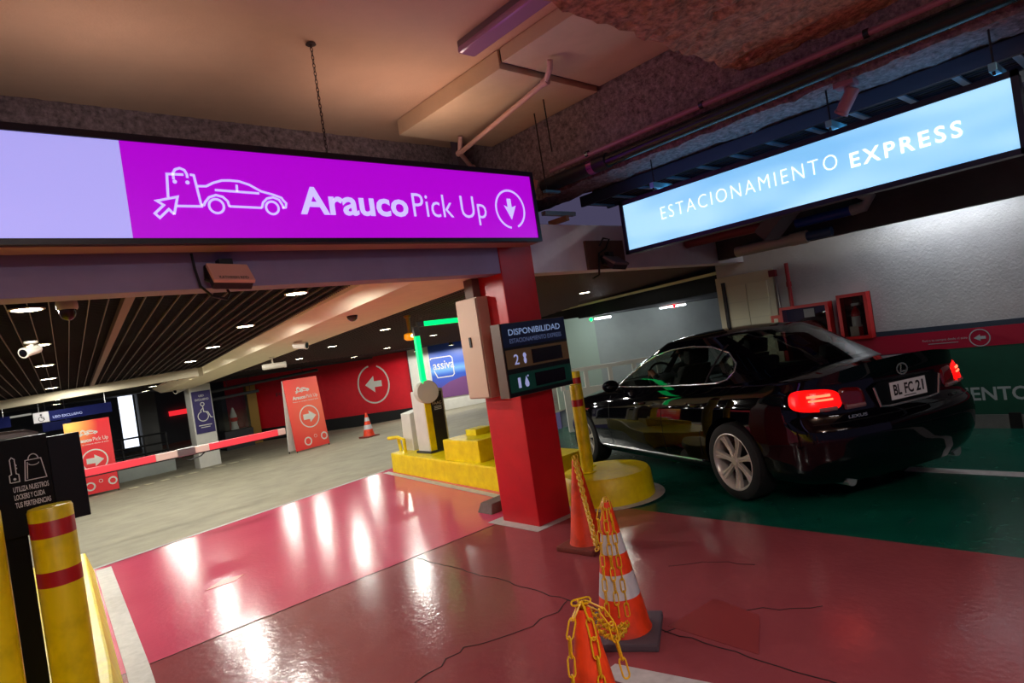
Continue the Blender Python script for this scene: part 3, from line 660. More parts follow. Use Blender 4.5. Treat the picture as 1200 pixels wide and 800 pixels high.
MB().tube([(6.4, 3.95, 2.42), (6.5, 3.1, 2.42)], .06, 12).build('red_end', mat('duct_red', (110, 40, 48), .5), s, smooth=True)
struct(MB().box(5.2, 7.05, -5, 3.9, 2.70, 2.74).build('ceiling_services', mat('serv_dark', (84, 86, 104), .7)), 'dark suspended service deck behind the blue sign', 'ceiling')

# ------------------------------------------------------------------ cameras
M_CAMW = mat('camera_white', (214, 208, 196), .35)
def bullet(label, base, d, length=.16, r=.035, m=None, stand=.07, up=(0, 0, 1)):
    s = thing('security_camera', label, 'camera', base); b = Vector(base); d = Vector(d).normalized(); up = Vector(up); m = m or M_CAMW
    c = b - up * stand
    MB().lathe([(.0, 0), (.045, 0), (.045, -.015), (.03, -.022), (0, -.022)], b, up, 16).build('mount', m, s, smooth=True)
    MB().tube([b - up * .01, c], .016, 8).build('neck', m, s, smooth=True)
    MB().lathe([(0, -length * .45), (r * .8, -length * .45), (r, -length * .38), (r, length * .45), (r * 1.12, length * .46), (r * 1.12, length * .55), (r * .9, length * .55), (0, length * .50)], c, d, 18).build('body', m, s, smooth=40)
    MB().lathe([(0, 0), (r * .82, 0), (r * .82, .003), (0, .004)], c + d * (length * .553), d, 18).build('lens', mat('lens_dark', (10, 10, 14), .1), s)
    return s
def dome(label, c, r=.06, m=None):
    s = thing('dome_camera', label, 'camera', c); m = m or M_CAMW
    MB().lathe([(0, 0), (r, 0), (r * 1.05, -.02), (r * 1.05, -.045), (r * .95, -.055), (0, -.055)], c, (0, 0, 1), 22).build('base', m, s, smooth=40)
    MB().lathe([(r * .85, -.05), (r * .84, -.075), (r * .68, -.105), (r * .36, -.122), (0, -.127)], c, (0, 0, 1), 22).build('bubble', mat('bubble', (60, 44, 40), .08), s, smooth=True)
    return s
dome('white dome camera on the slatted ceiling beside the first downlight', (.60, 5.0, 2.30))
bullet('white bullet camera hanging from slatted ceiling beside a downlight', (.46, 6.0, 2.15), (-.6, -.7, -.2), .17, .035)
dome('small dome camera under the long white beam', (3.27, 6.2, 2.20), .07)
bullet('white bullet camera with red face under the white beam', (3.62, 8.5, 2.06), (.6, -.8, -.15), .2, .05)
bullet('white boxy camera under the white beam beyond bullet camera', (4.15, 11, 1.96), (.95, -.3, 0), .4, .05, stand=.16)
bullet('white camera on the corner of the poster column', (4.70, 19.6, 1.78), (-.9, -.5, -.2), .35, .07, stand=.12)
pk = mat('camera_pink', (150, 104, 116), .45)
s = bullet('pinkish bullet camera hanging from pipe above blue sign', (4.42, 1.42, 2.91), (.15, .62, -.75), .17, .040, pk, .10)
MB().box(4.365, 4.475, 1.36, 1.48, 2.89, 2.925).build('junction_box', pk, s, bevel=.006)

# ------------------------------------------------------------------ downlights
def downlight(x, y, z, power, label, group, r=.085, spot=150):
    s = thing('downlight', label, 'lamp', (x, y, z), group=group)
    MB().lathe([(r, .0), (r + .018, -.004), (r + .018, -.010), (r, -.012)], (x, y, z), (0, 0, 1), 24).build('trim_ring', M_WPAINT, s)
    MB().lathe([(0, 0), (r * .85, 0), (r * .85, .19), (0, .19)], (x, y, z), (0, 0, 1), 16).build('can', M_DKGREY, s)
    MB().lathe([(0, -.012), (r, -.012), (r, -.006), (0, -.006)], (x, y, z), (0, 0, 1), 24).build('diffuser', M_WGLOW, s)
    lamp('SPOT', 'downlight_lamp', (x, y, z - .045), power, (1, .975, .89), .05, 177, .12, parent=s)
lab = 'round lit downlight in the slatted ceiling'
for i in range(5):
    y_ = 5.28 + 1.92 * i
    od = ('first', 'second', 'third', 'fourth', 'fifth')[i]
    downlight(.41 + .1 * (y_ - 5.28), y_, bay(y_) + .0, P_DOWN, od + ' downlight from the lintel in the dome camera row', 'downlights beside the dome camera')
    downlight(2.30 + .098 * (y_ - 5.28), y_ + .03, bay(y_) + .0, P_DOWN, od + ' downlight from the lintel alongside the white beam', 'downlights alongside the white beam')
ORD = ('first', 'second', 'third', 'fourth')
for k_, (x_, y_) in enumerate(((5.5, 9.34), (5.56, 11.54), (5.86, 13.9), (5.69, 15.4))):
    downlight(x_, y_, bay(y_) - .005, P_MID, ORD[k_] + ' downlight from the red pillar just beyond the white beam', 'downlights in front of the red wall')
for k_, (x_, y_) in enumerate(((8.29, 11.98), (8.4, 14.3), (8.47, 16.3))):
    downlight(x_, y_, bay(y_) - .005, P_MID, ORD[k_] + ' downlight from the red pillar in the row before red wall', 'downlights in front of the red wall')
for k_, y_ in enumerate((14.9, 16.8, 18.6)):  # rows carried on past the cross beam, added to brighten the far zone
    for x_, wh in ((.41, 'over the hanging signs'), (2.30, 'beside the poster column')): downlight(x_ + .1 * (y_ - 5.28), y_, bay(y_) + .0, P_DOWN * .55, ORD[k_] + ' added downlight beyond the cream cross beam ' + wh, 'added downlights beyond the cross beam')
for x_, y_, wh in ((11.6, 17.9, 'before the red wall corner'), (12.7, 17.4, 'before the blue poster')):
    downlight(x_, y_, bay(y_) - .005, 90, 'strong round downlight ' + wh, 'downlights by the blue poster')
downlight(7.95, 6.94, 2.235, 7, 'single round downlight behind the express lintel', None)
for i, (p, q, m_) in enumerate((((9.72, 8.32, 1.80), (9.97, 8.1, 1.80), M_TUBE), ((10.75, 7.45, 1.82), (11.15, 7.1, 1.82), M_TUBE))):
    s = thing('tube_lamp', ('white tube lamp with green pilot', 'white tube lamp with red pilot')[i] + ' near the far bend wall', 'lamp', p)
    p, q = Vector(p), Vector(q)
    MB().tube([p, q], .016, 8).build('tube', m_, s); MB().tube([p + Vector((0, 0, .03)), q + Vector((0, 0, .03))], .025, 6).build('housing', M_WPAINT, s)
    MB().tube([(p + q) / 2, Vector(((p + q).x / 2, (p + q).y / 2, 1.872))], .008, 6).build('rod', M_STEEL, s)
    MB().lathe([(0, -.04), (.04, 0), (0, .04)], p + (q - p) * (-.25 if i == 0 else .5) + Vector((-.1, -.1, .0)), seg=10).build('pilot_light', mat(('pilot_green', 'pilot_red')[i], ((0, 255, 90), (255, 10, 20))[i], .4, emit=4), s)
    lamp('POINT', 'tube_light', (p + q) / 2 + Vector((-.0, -.0, -.12)), (9, 5)[i], (.85, .93, 1), .08, parent=s)
# tubes over the green lane; unseen fill tubes added behind the viewer
def batten(label, c, along_y, power, col=(1, .97, .92), L=1.2):
    s = thing('tube_lamp', label, 'lamp', c); c = Vector(c)
    for k in (-.4, .4): MB().tube([c + Vector((0, k, .05)), Vector((c.x, c.y + k, 3.51))], .006, 6).build('rod', M_STEEL, s)
    d = Vector((0, 1, 0)) if along_y else Vector((1, 0, 0)); e = Vector((d.y, -d.x, 0))
    MB().obox(c + Vector((0, 0, .03)), d, e, (0, 0, 1), L / 2, .06, .03).build('housing', M_WPAINT, s)
    for k in (-.03, .03): MB().tube([c + e * k + d * (-L / 2 + .02) + Vector((0, 0, -.02)), c + e * k + d * (L / 2 - .02) + Vector((0, 0, -.02))], .013, 8).build('tube', M_TUBE, s)
    lamp('AREA', 'tube_light', c + Vector((0, 0, -.05)), power, col, L if not along_y else .1, sy=.1 if not along_y else L, parent=s)
batten('lit twin tube lamp above the service deck behind blue sign', (6.5, 1.6, 3.35), True, 7, (1, .95, .8))
batten('lit twin tube lamp between dark fascia and white wall', (7.45, 1.7, 2.52), True, 5, (.86, .92, 1))
batten('lit twin tube lamp over the green lane behind the sedan', (6.3, -1.6, 3.3), True, 12, (.9, .95, 1))
def fill_pendant(label, c, power, col=(1, .93, .92), L=1.4):
    """added fill tube hung on two rods: shines up and down"""
    s = thing('fill_pendant_lamp', label, 'lamp', c); c = Vector(c)
    MB().tube([c + Vector((-L / 2, 0, 0)), c + Vector((L / 2, 0, 0))], .019, 10).build('tube', M_TUBE, s)
    for k in (-1, 1):
        e = c + Vector((k * L / 2, 0, 0))
        MB().box(e.x - .02, e.x + .02, e.y - .025, e.y + .025, e.z - .03, e.z + .05).build('end_cap', M_WPAINT, s)
        MB().tube([e + Vector((0, 0, .05)), Vector((e.x, e.y, CZ))], .006, 6).build('rod', M_STEEL, s)
    lamp('AREA', 'tube_light', c + Vector((0, 0, -.03)), power, col, L, sy=.08, parent=s)
    lamp('AREA', 'tube_light', c + Vector((0, 0, .03)), power * .8, col, L, sy=.08, direction=(0, 0, 1), parent=s)
fill_pendant('added bare fill tube hung above the red floor', (.2, -1.0, 3.1), P_TUBE * .75)  # fill for the ceiling and floor, added out of view
fill_pendant('second added fill tube hung further back over the red floor', (3.0, -2.6, 3.1), P_TUBE * .16)
# warm fill tubes added to brighten the cream ceiling, hidden behind the purple sign
for i, (x0, x1, pw) in enumerate(((2.3, 3.4, 3.4), (.2, 1.4, 1.9))):
    s = thing('fill_uplight', 'added warm fill tube on the lintel behind the ' + ('purple lettering', 'blank lilac panel')[i], 'lamp', ((x0 + x1) / 2, 4.09, 2.9))
    MB().box(x0, x1, 4.05, 4.13, 2.9, 2.93).build('tray', M_WPAINT, s); MB().tube([(x0 + .03, 4.09, 2.945), (x1 - .03, 4.09, 2.945)], .014, 8).build('tube', M_TUBE, s)
    lamp('AREA', 'tube_light', ((x0 + x1) / 2, 4.09, 2.97), pw, (1, .54, .36), x1 - x0, sy=.06, direction=(0, -.25, 1), parent=s)
# ------------------------------------------------------------------ yellow kerb island, kiosk and bollards at the near side of the ramp
kerb = tag(MB().hull([(-2.2, 2.2, 0), (.26, 2.2, 0), (.50, 4.1, 0), (.79, 7.36, 0), (-2.2, 7.36, 0)], [(-2.2, 2.2, .22), (.22, 2.2, .22), (.45, 4.1, .22), (.73, 7.30, .22), (-2.2, 7.30, .22)]).build('yellow_kerb', M_YEL, bevel=.015), 'worn yellow kerb island under the black kiosk', 'kerb')
def bollard(label, x, y, z0, r, h, bands, name='bollard'):
    s = thing(name, label, 'bollard', (x, y, z0))
    m = banded('bollard_%s' % label[:14].replace(' ', '_'), (240, 216, 6), [(a, b, (178, 22, 24)) for a, b in bands], .35)
    MB().lathe([(0, 0), (r, 0), (r, h - .012), (r * .94, h), (0, h + .004)], seg=28).build('post', m, s, smooth=40, world=False)
    MB().lathe([(r, 0), (r * 1.45, 0), (r * 1.45, .012), (r, .014)], seg=28).build('flange', M_YEL, s, world=False)
    return s
bollard('yellow bollard with two red bands in front of black kiosk', .245, 3.45, .22, .083, .97, ((.845, .915), (.635, .70)))
bollard('plain yellow bollard beside the black kiosk', -.005, 3.35, .22, .083, 1.02, ())
s = thing('locker_kiosk', 'black kiosk with white key and bag drawing', 'kiosk', (.1, 4.05, .22))
M_KB = mat('kiosk_black', (6, 6, 9), .5, spec=.15)
MB().box(-.2, .18, 3.93, 4.22, .22, 1.10).build('pedestal', M_KB, s, bevel=.01)
fp = MB().box(-.5, .305, 3.90, 3.93, 1.02, 1.495).build('front_panel', M_KB, s, bevel=.004)
MB().box(.305, .44, 3.905, 3.935, 1.045, 1.475).build('side_wing', mat('kiosk_wing', (14, 16, 26), .5, spec=.2), s, bevel=.004)
MB().box(-.5, .28, 3.93, 4.2, 1.10, 1.48).build('body', M_KB, s)
MB().tube([(-.5, 4.02, 1.50), (.1, 4.02, 1.50), (.23, 4.02, 1.495), (.27, 4.02, 1.475)], .035, 10).build('top_cap', mat('kiosk_silver', (120, 120, 116), .4, metal=.4), s, smooth=True)
F4 = Frame((0, 3.90, 0), (1, 0, 0), (0, 0, 1)); M_KW = mat('kiosk_letter', (216, 218, 222), .6)
for i, t_ in enumerate(('UTILIZA NUESTROS', 'LOCKERS Y CUIDA', 'TUS PERTENENCIAS')):
    MB().text(F4, t_, .148, .287 - (.02 if i == 1 else 0), 1.236 - .038 * i, 1.262 - .038 * i, bold=.015).build('lettering', M_KW, fp)
k = MB()
k.ribbon(F4, [(.143, 1.285), (.177, 1.285), (.177, 1.32), (.168, 1.325), (.168, 1.395), (.158, 1.405), (.150, 1.395), (.150, 1.325), (.141, 1.32), (.141, 1.285)], .004)
k.disc(F4, .160, 1.30, .006, 10); k.ribbon(F4, [(.168, 1.345), (.173, 1.350), (.168, 1.358), (.173, 1.365), (.168, 1.373)], .003)
k.build('key_drawing', M_KW, fp)
k = MB(); k.ribbon(F4, [(.198, 1.283), (.283, 1.283), (.270, 1.380), (.208, 1.380)], .004, closed=True)
k.ring(F4, .240, 1.378, .020, .004, seg=16, a0=0, a1=180, rb=.028); k.ring(F4, .240, 1.362, .020, .003, seg=12, a0=180, a1=360, rb=.010)
k.ribbon(F4, [(.216, 1.37), (.208, 1.29)], .003); k.build('bag_drawing', M_KW, fp)

# barrier at the ramp with its striped arm
s = thing('barrier_gate', 'lowered red and white barrier arm across the ramp', 'barrier', (.2, 8.2, .0))
MB().box(-.05, .30, 8.02, 8.38, .0, 1.0).build('cabinet', M_KB, s, bevel=.015)
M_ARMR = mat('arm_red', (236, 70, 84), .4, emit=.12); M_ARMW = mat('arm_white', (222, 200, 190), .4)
segs = [(.30, 1.60, M_ARMR), (1.60, 1.85, M_ARMW), (1.85, 2.18, M_ARMW), (2.18, 3.02, M_ARMR), (3.02, 3.12, M_ARMW)]
for a, b, m_ in segs: MB().box(a, b, 8.17, 8.23, .845, .925).build('arm_section', m_, s, bevel=.008)
MB().box(.30, 3.12, 8.172, 8.228, .832, .845).build('rubber_edge', M_BLACK, s)
MB().box(1.83, 2.02, 8.155, 8.245, .84, .93).build('arm_joint', M_STEEL, s, bevel=.006)
MB().tube([(1.85, 8.2, .84), (1.95, 8.19, .78), (2.08, 8.2, .80), (2.15, 8.2, .85)], .008, 6).build('joint_cable', M_BLACK, s)

# ------------------------------------------------------------------ yellow island with barrier machine
isl = tag(MB().hull([(4.18, 4.9, -.2), (4.24, 5.25, -.2), (4.52, 8.06, -.2), (5.35, 8.2, -.2), (5.2, 4.9, -.2)], [(4.18, 4.9, .27), (4.24, 5.25, .27), (4.52, 8.04, .27), (5.35, 8.18, .27), (5.2, 4.9, .27)]).build('yellow_island', M_YEL, bevel=.02), 'long yellow painted traffic island behind the red pillar', 'island')
tag(MB().box(4.37, 5.0, 5.76, 6.46, .27, .525).build('yellow_plinth', M_YEL, bevel=.01), 'square yellow block on the traffic island', 'block')
tag(MB().box(4.64, 4.90, 6.12, 6.33, .525, .60).build('yellow_plinth', M_YEL, bevel=.01), 'small yellow block atop the square yellow block', 'block')
s = thing('barrier_machine', 'white barrier machine with yellow stripe and green lit arm', 'barrier', (4.8, 7.3, .27))
MB().box(4.63, 4.97, 7.16, 7.46, .27, 1.12).build('column', M_WPAINT, s, bevel=.03)
MB().box(4.64, 4.735, 7.150, 7.163, .30, 1.08).build('yellow_stripe', M_YEL, s)
dk = MB().box(4.735, 4.93, 7.148, 7.163, .30, 1.08).build('dark_panel', mat('machine_dark', (40, 36, 32), .4), s)
F5 = Frame((0, 7.148, 0), (1, 0, 0), (0, 0, 1))
MB().text(F5, 'FAAC', 4.76, 4.91, .905, .945, bold=.02).build('lettering', M_WPAINT, dk)
for q in range(3): MB().ribbon(F5, [(4.78, .88 - q * .02), (4.90, .88 - q * .02)], .008).build('mark', M_WPAINT, dk)
MB().box(4.61, 4.99, 7.13, 7.48, .27, .30).build('foot', M_DKGREY, s)
MB().lathe([(0, 0), (.15, 0), (.158, .015), (.158, .13), (.15, .145), (0, .145)], (4.71, 7.22, 1.10), Vector((-.25, -1, 0)), 30).build('hub', mat('hub_grey', (196, 192, 178), .5), s, smooth=40)
M_GLED = mat('green_led', (0, 226, 110), .4, emit=1.15)
MB().box(4.615, 4.685, 7.09, 7.14, 1.22, 1.86).build('lit_arm', M_GLED, s)
MB().box(4.605, 4.69, 7.09, 7.14, 1.86, 1.99).build('arm_knuckle', M_STEEL, s)
MB().box(4.68, 4.78, 7.09, 7.14, 1.98, 2.05).build('arm_knuckle', M_STEEL, s)
MB().box(4.78, 5.75, 7.09, 7.14, 1.985, 2.05).build('lit_arm', M_GLED, s)
s = thing('ticket_dispenser', 'white ticket box with dark window on the yellow island', 'ticket machine', (4.9, 7.85, .27))
MB().hull([(4.72, 7.72, .27), (5.05, 7.72, .27), (5.05, 7.98, .27), (4.72, 7.98, .27)], [(4.74, 7.74, .80), (5.03, 7.74, .84), (5.03, 7.98, .84), (4.74, 7.98, .80)]).build('body', M_WPAINT, s, bevel=.015)
MB().box(4.90, 5.02, 7.715, 7.73, .68, .78).build('window', M_DKGREY, s)
MB().box(4.86, 4.93, 7.712, 7.72, .33, .38).build('sticker', M_YEL, s)
s = thing('hand_rail', 'short yellow tube rail on the island tip', 'rail', (4.6, 8.0, .27))
MB().tube([(4.60, 7.76, .275), (4.60, 7.76, .46), (4.58, 7.88, .49), (4.50, 8.0, .49), (4.58, 8.1, .47), (4.67, 8.03, .47), (4.67, 7.99, .275)], .025, 8).build('tube', M_YEL, s, smooth=True)
s = thing('beacon_lamp', 'amber warning beacon hanging beside the green arm', 'lamp', (4.86, 7.6, 2.2))
M_AMB = mat('amber', (236, 140, 8), .3, emit=.55)
MB().lathe([(0, 0), (.05, 0), (.05, -.03), (.03, -.04), (.025, -.24), (.07, -.26), (0, -.26)], (4.86, 7.6, 2.19), (0, 0, 1), 14).build('stem', mat('amber_dim', (180, 110, 20), .4), s)
MB().lathe([(.06, -.255), (.085, -.27), (.09, -.33), (.06, -.355), (0, -.36)], (4.86, 7.6, 2.19), (0, 0, 1), 16).build('lens', M_AMB, s, smooth=40)
MB().lathe([(0, -.03), (.03, 0), (0, .03)], (4.845, 7.52, 1.89), seg=10).build('bulb', mat('bulb', (255, 225, 150), .3, emit=6), s)
tag(MB().hull([(3.62, 4.72, 0), (4.02, 4.72, 0), (4.02, 4.94, 0), (3.62, 4.94, 0)], [(3.66, 4.75, .09), (4.02, 4.75, .10), (4.02, 4.92, .10), (3.66, 4.92, .09)]).build('concrete_block', mat('block_grey', (110, 92, 88), .8, noise=.3, nscale=12), bevel=.01), 'small grey concrete block behind the red pillar', 'block')

# ------------------------------------------------------------------ round yellow base and bollards
base = MB().lathe([(0, 0), (.44, 0), (.425, .22), (.405, .25), (0, .262)], seg=40)
rb = base.build('round_base', M_YEL, smooth=40, world=False); rb.location = (4.52, 4.02, 0)
tag(rb, 'round yellow concrete base beside the red pillar', 'base')
for q in range(1): pass
strip('painted_line', [(4.52 + .53 * math.cos(a), 4.02 + .53 * math.sin(a)) for a in np.linspace(0, 2 * PI, 40, endpoint=False)], M_WLINE, floor4, .0012)
bollard('yellow bollard with one red band on round base', 4.36, 4.10, .262, .055, .84, ((.70, .76),), 'bollard')
bollard('taller yellow bollard with red band behind its neighbour', 4.56, 4.27, .262, .055, .95, ((.83, .89),), 'bollard')

# ------------------------------------------------------------------ traffic cones
def cone(label, x, y, z, h, rb, half, bands, base_rgb, rot=.2, col=(238, 62, 14)):
    s = thing('traffic_cone', label, 'cone', (x, y, z), rot)
    m = banded('cone_' + label[:18].replace(' ', '_'), col, [(a, b, (196, 196, 200)) for a, b in bands], .5, wear=.35)
    MB().lathe([(rb * 1.08, .035), (rb, .06), (.028, h - .02), (.024, h), (.016, h), (.016, h - .03), (0, h - .03)], seg=28).build('shell', m, s, smooth=40, world=False)
    MB().box(-half, half, -half, half, 0, .04).build('base_plate', mat('cone_base_%d' % base_rgb[0], base_rgb, .7, noise=.2), s, bevel=.012, world=False)
    return s
cone('orange cone with two white bands and grey base', 2.44, 2.20, 0, .70, .135, .185, ((.20 + .02, .32 + .02), (.44, .54)), (86, 74, 82), .55)
cone('plain orange cone beside the red pillar', 3.36, 3.27, 0, .66, .125, .17, (), (122, 50, 40), .1)
cone('slim orange cone with chain hung over its tip', 1.47, 1.50, 0, .68, .14, .17, ((.28, .36),), (90, 76, 84), .5, (244, 72, 20))
cone('distant striped orange cone before the red wall', 8.15, 15.5, ramp_z(8.15, 15.5), .66, .15, .2, ((.22, .34), (.44, .54)), (122, 52, 42))

# yellow plastic chain
s = thing('plastic_chain', 'yellow plastic chain draped over the three orange cones', 'chain', (2.44, 2.2, 0))
L_, W_, T_ = .034, .0115, .0034
st = [(W_ * math.cos(a), 0, (L_ - W_) + W_ * math.sin(a)) for a in np.linspace(0, PI, 5)] + [(W_ * math.cos(a), 0, -(L_ - W_) + W_ * math.sin(a)) for a in np.linspace(PI, 2 * PI, 5)]
M_CH = mat('chain_yellow', (226, 178, 18), .45)
link0 = MB().tube(st, T_, 5, closed=True).build('link', M_CH, s, smooth=True, world=False)
used = [False]; LINKN = 0
def strand(pts, phase=0):
    global LINKN
    P = [Vector(p) for p in pts]; step = .059
    # resample
    acc = 0; Q = [P[0]]; i = 0; cur = P[0]
    while i < len(P) - 1:
        d = P[i + 1] - cur
        if d.length >= step - acc: cur = cur + d.normalized() * (step - acc); Q.append(cur.copy()); acc = 0
        else: acc += d.length; i += 1; cur = P[i]
    inv = full_matrix(s).inverted()
    for j in range(len(Q) - 1):
        t = (Q[j + 1] - Q[j]).normalized(); u, v, n_ = basis(t); a = (phase + j) % 2 * PI / 2 + .5
        x = u * math.cos(a) + v * math.sin(a); y = n_.cross(x)
        m = Matrix((x, y, n_)).transposed().to_4x4(); m.translation = (Q[j] + Q[j + 1]) / 2
        o = link0 if not used[0] else link0.copy()
        if used[0]: COL.objects.link(o)
        used[0] = True; o.matrix_basis = inv @ m; LINKN += 1
def sagline(a, b, sag, n=14):
    a, b = Vector(a), Vector(b)
    return [a.lerp(b, i / n) - Vector((0, 0, sag * 4 * (i / n) * (1 - i / n))) for i in range(n + 1)]
back = Vector((-.665, -.747, 0)); side = Vector((.747, -.665, 0))      # towards / across the viewer's side of the cones
T3, T2, T1 = Vector((3.36, 3.27, .68)), Vector((2.44, 2.20, .72)), Vector((1.47, 1.50, .70))
def drape(tip, h, rbase, dz, off, ang):
    """down the cone's flank from the tip"""
    d = (back * math.cos(ang) + side * math.sin(ang)); out = [tip + side * off * .2]
    for i in range(1, 9):
        z = dz * i / 8; r_ = .026 + (rbase - .026) * z / h + .008
        out.append(tip + d * r_ + side * off - Vector((0, 0, z)))
    return out
for k_, sg in ((0, .14), (1, .20), (2, .26)):
    a = T3 + side * (.012 * (k_ - 1)) + Vector((0, 0, .004)); b = T2 + back * (.02 + .03 * k_) + side * -.085 + Vector((0, 0, -.17 - .04 * k_))
    strand(sagline(a, b, sg * .35), k_)
for k_, (dz, of, an) in enumerate(((.58, -.035, -.45), (.62, -.01, -.2), (.60, .012, .0))):
    d = drape(T2, .70, .135, dz, of, an); strand(d, k_)
low = drape(T2, .70, .135, .60, 0, -.1)[-1]
for k_ in range(2):
    strand(sagline(low + side * (.02 * k_), T1 + side * (.01 - .02 * k_) + Vector((0, 0, 0)), .06 + .04 * k_), k_)
strand(drape(T1, .68, .14, .52, -.035, -.5), 0); strand(drape(T1, .68, .14, .50, .012, .15), 1); strand(drape(T1, .68, .14, .30, .05, .9), 1)
strand([T1 + side * -.03, T1 + Vector((0, 0, .012)), T1 + side * .05], 0)

# ------------------------------------------------------------------ pick-up boards
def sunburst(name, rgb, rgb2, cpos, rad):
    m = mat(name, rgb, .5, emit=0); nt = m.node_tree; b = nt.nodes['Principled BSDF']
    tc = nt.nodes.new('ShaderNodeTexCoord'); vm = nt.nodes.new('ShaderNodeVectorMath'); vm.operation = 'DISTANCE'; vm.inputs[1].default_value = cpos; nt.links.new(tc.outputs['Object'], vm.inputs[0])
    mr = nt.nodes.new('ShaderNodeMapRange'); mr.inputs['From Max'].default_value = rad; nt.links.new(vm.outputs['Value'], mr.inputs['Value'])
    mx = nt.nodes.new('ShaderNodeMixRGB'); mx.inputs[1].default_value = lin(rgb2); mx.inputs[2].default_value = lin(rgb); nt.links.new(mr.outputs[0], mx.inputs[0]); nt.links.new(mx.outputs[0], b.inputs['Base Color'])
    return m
def aframe(label, p, q, z0, h, arrow_right, sun):
    """p, q: front foot corners on the ground (from the reader's left to right)"""
    p, q = Vector(p), Vector(q); d = (q - p); w = d.length; d.normalize(); nb = Vector((-d.y, d.x, 0))
    if nb.y < 0: nb = -nb
    ctr = (p + q) / 2
    s = thing('a_frame_sign', label, 'sign', ctr)
    lean = .16
    u = d; v = (Vector((0, 0, 1)) * h + nb * lean * h * .55).normalized(); H = math.hypot(h, lean * h * .55)
    F = Frame(p + Vector((0, 0, z0 - p.z)), u, v)
    front = MB().prism(F, [(0, .06), (w, .06), (w, H), (0, H)], -.03, 0).build('front_panel', sun, s)
    v2 = (Vector((0, 0, 1)) * h - nb * lean * h * .55).normalized(); F6 = Frame(p + nb * (2 * lean * h * .55 + .06) + Vector((0, 0, z0 - p.z)), u, v2)
    MB().prism(F6, [(0, .06), (w, .06), (w, H), (0, H)], 0, .03).build('rear_panel', M_WPAINT, s)
    for a in (0.02, w - .02): MB().prism(F, [(a - .012, 0), (a + .012, 0), (a + .012, .1), (a - .012, .1)], -.02, -.005).build('leg', M_BLACK, s)
    for a in (0.02, w - .02): MB().prism(F6, [(a - .012, 0), (a + .012, 0), (a + .012, .1), (a - .012, .1)], .005, .02).build('leg', M_BLACK, s)
    MB().prism(F, [(0, H - .02), (.015, H - .02), (.015, H), (0, H)], -.08, 0).build('hinge', M_STEEL, s)
    k = MB(); icon(k, F, w * .30, H * .80, w * .55, .035, d=.002); k.build('car_drawing', M_WPAINT, front)
    MB().text(F, 'Arauco', w * .17, w * .56, H * .715, H * .765, bold=.04, d=.002).build('lettering', M_WPAINT, front)
    MB().text(F, 'Pick Up', w * .585, w * .92, H * .70, H * .765, d=.002).build('lettering', M_WPAINT, front)
    MB().text(F, 'Retira tu compra desde el auto', w * .17, w * .92, H * .672, H * .692, bold=.01, d=.002).build('lettering', M_WPAINT, front)
    k = MB(); c = (w * .56, H * .46); r_ = w * .28; k.ring(F, *c, r_, .03, d=.002)
    sg = 1 if arrow_right else -1
    k.prism(F, [(c[0] + sg * a, c[1] + b) for a, b in ((r_ * .72, 0), (.0, r_ * .55), (.0, r_ * .25), (-r_ * .65, r_ * .25), (-r_ * .65, -r_ * .25), (0, -r_ * .25), (0, -r_ * .55))][::sg], .002, .004)
    k.build('arrow_mark', M_WPAINT, front)
    for a, b, r_, t_ in ((w * .38, H * .13, w * .095, .035), (w * .88, H * .155, w * .085, .035), (w * .62, H * .18, w * .04, .01)):
        MB().ring(F, a, b, r_, t_, d=.002, seg=24).build('wheel_mark', M_WPAINT, front)
    return s
z2 = ramp_z(6.9, 16.4)
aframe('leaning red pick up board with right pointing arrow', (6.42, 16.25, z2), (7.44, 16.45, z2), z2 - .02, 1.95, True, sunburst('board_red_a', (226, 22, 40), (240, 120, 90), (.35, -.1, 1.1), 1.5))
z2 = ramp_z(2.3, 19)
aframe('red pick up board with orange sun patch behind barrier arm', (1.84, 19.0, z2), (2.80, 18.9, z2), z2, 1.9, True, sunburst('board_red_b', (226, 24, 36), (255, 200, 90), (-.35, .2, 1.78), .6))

# accessible parking poster on the column
po = tag(MB().box(4.985, 5.50, 19.715, 19.738, .30, 1.53).build('parking_poster', mat('poster_navy', (44, 32, 96), .5), origin=(5.24, 19.73, .3)), 'navy poster with white wheelchair symbol on white column', 'poster')
F7 = Frame((0, 19.715, 0), (1, 0, 0), (0, 0, 1))
MB().text(F7, 'USO', 5.17, 5.31, 1.36, 1.42, bold=.01).build('lettering', M_WPAINT, po)
MB().text(F7, 'EXCLUSIVO', 5.06, 5.43, 1.25, 1.31, bold=.01).build('lettering', M_WPAINT, po)
k = MB(); k.ring(F7, 5.22, .79, .14, .022, a0=100, a1=410); k.ring(F7, 5.24, 1.14, .05, .02, seg=16); k.ribbon(F7, [(5.24, 1.08), (5.25, .92), (5.36, .90), (5.42, .74), (5.47, .72)], .024); k.ribbon(F7, [(5.24, 1.03), (5.16, .95)], .02)
k.build('wheelchair_symbol', M_WPAINT, po)
MB().ribbon(F7, [(5.07, .53), (5.42, .53)], .025).build('fine_print', M_WPAINT, po); MB().ribbon(F7, [(5.12, .47), (5.37, .47)], .02).build('fine_print', M_WPAINT, po)

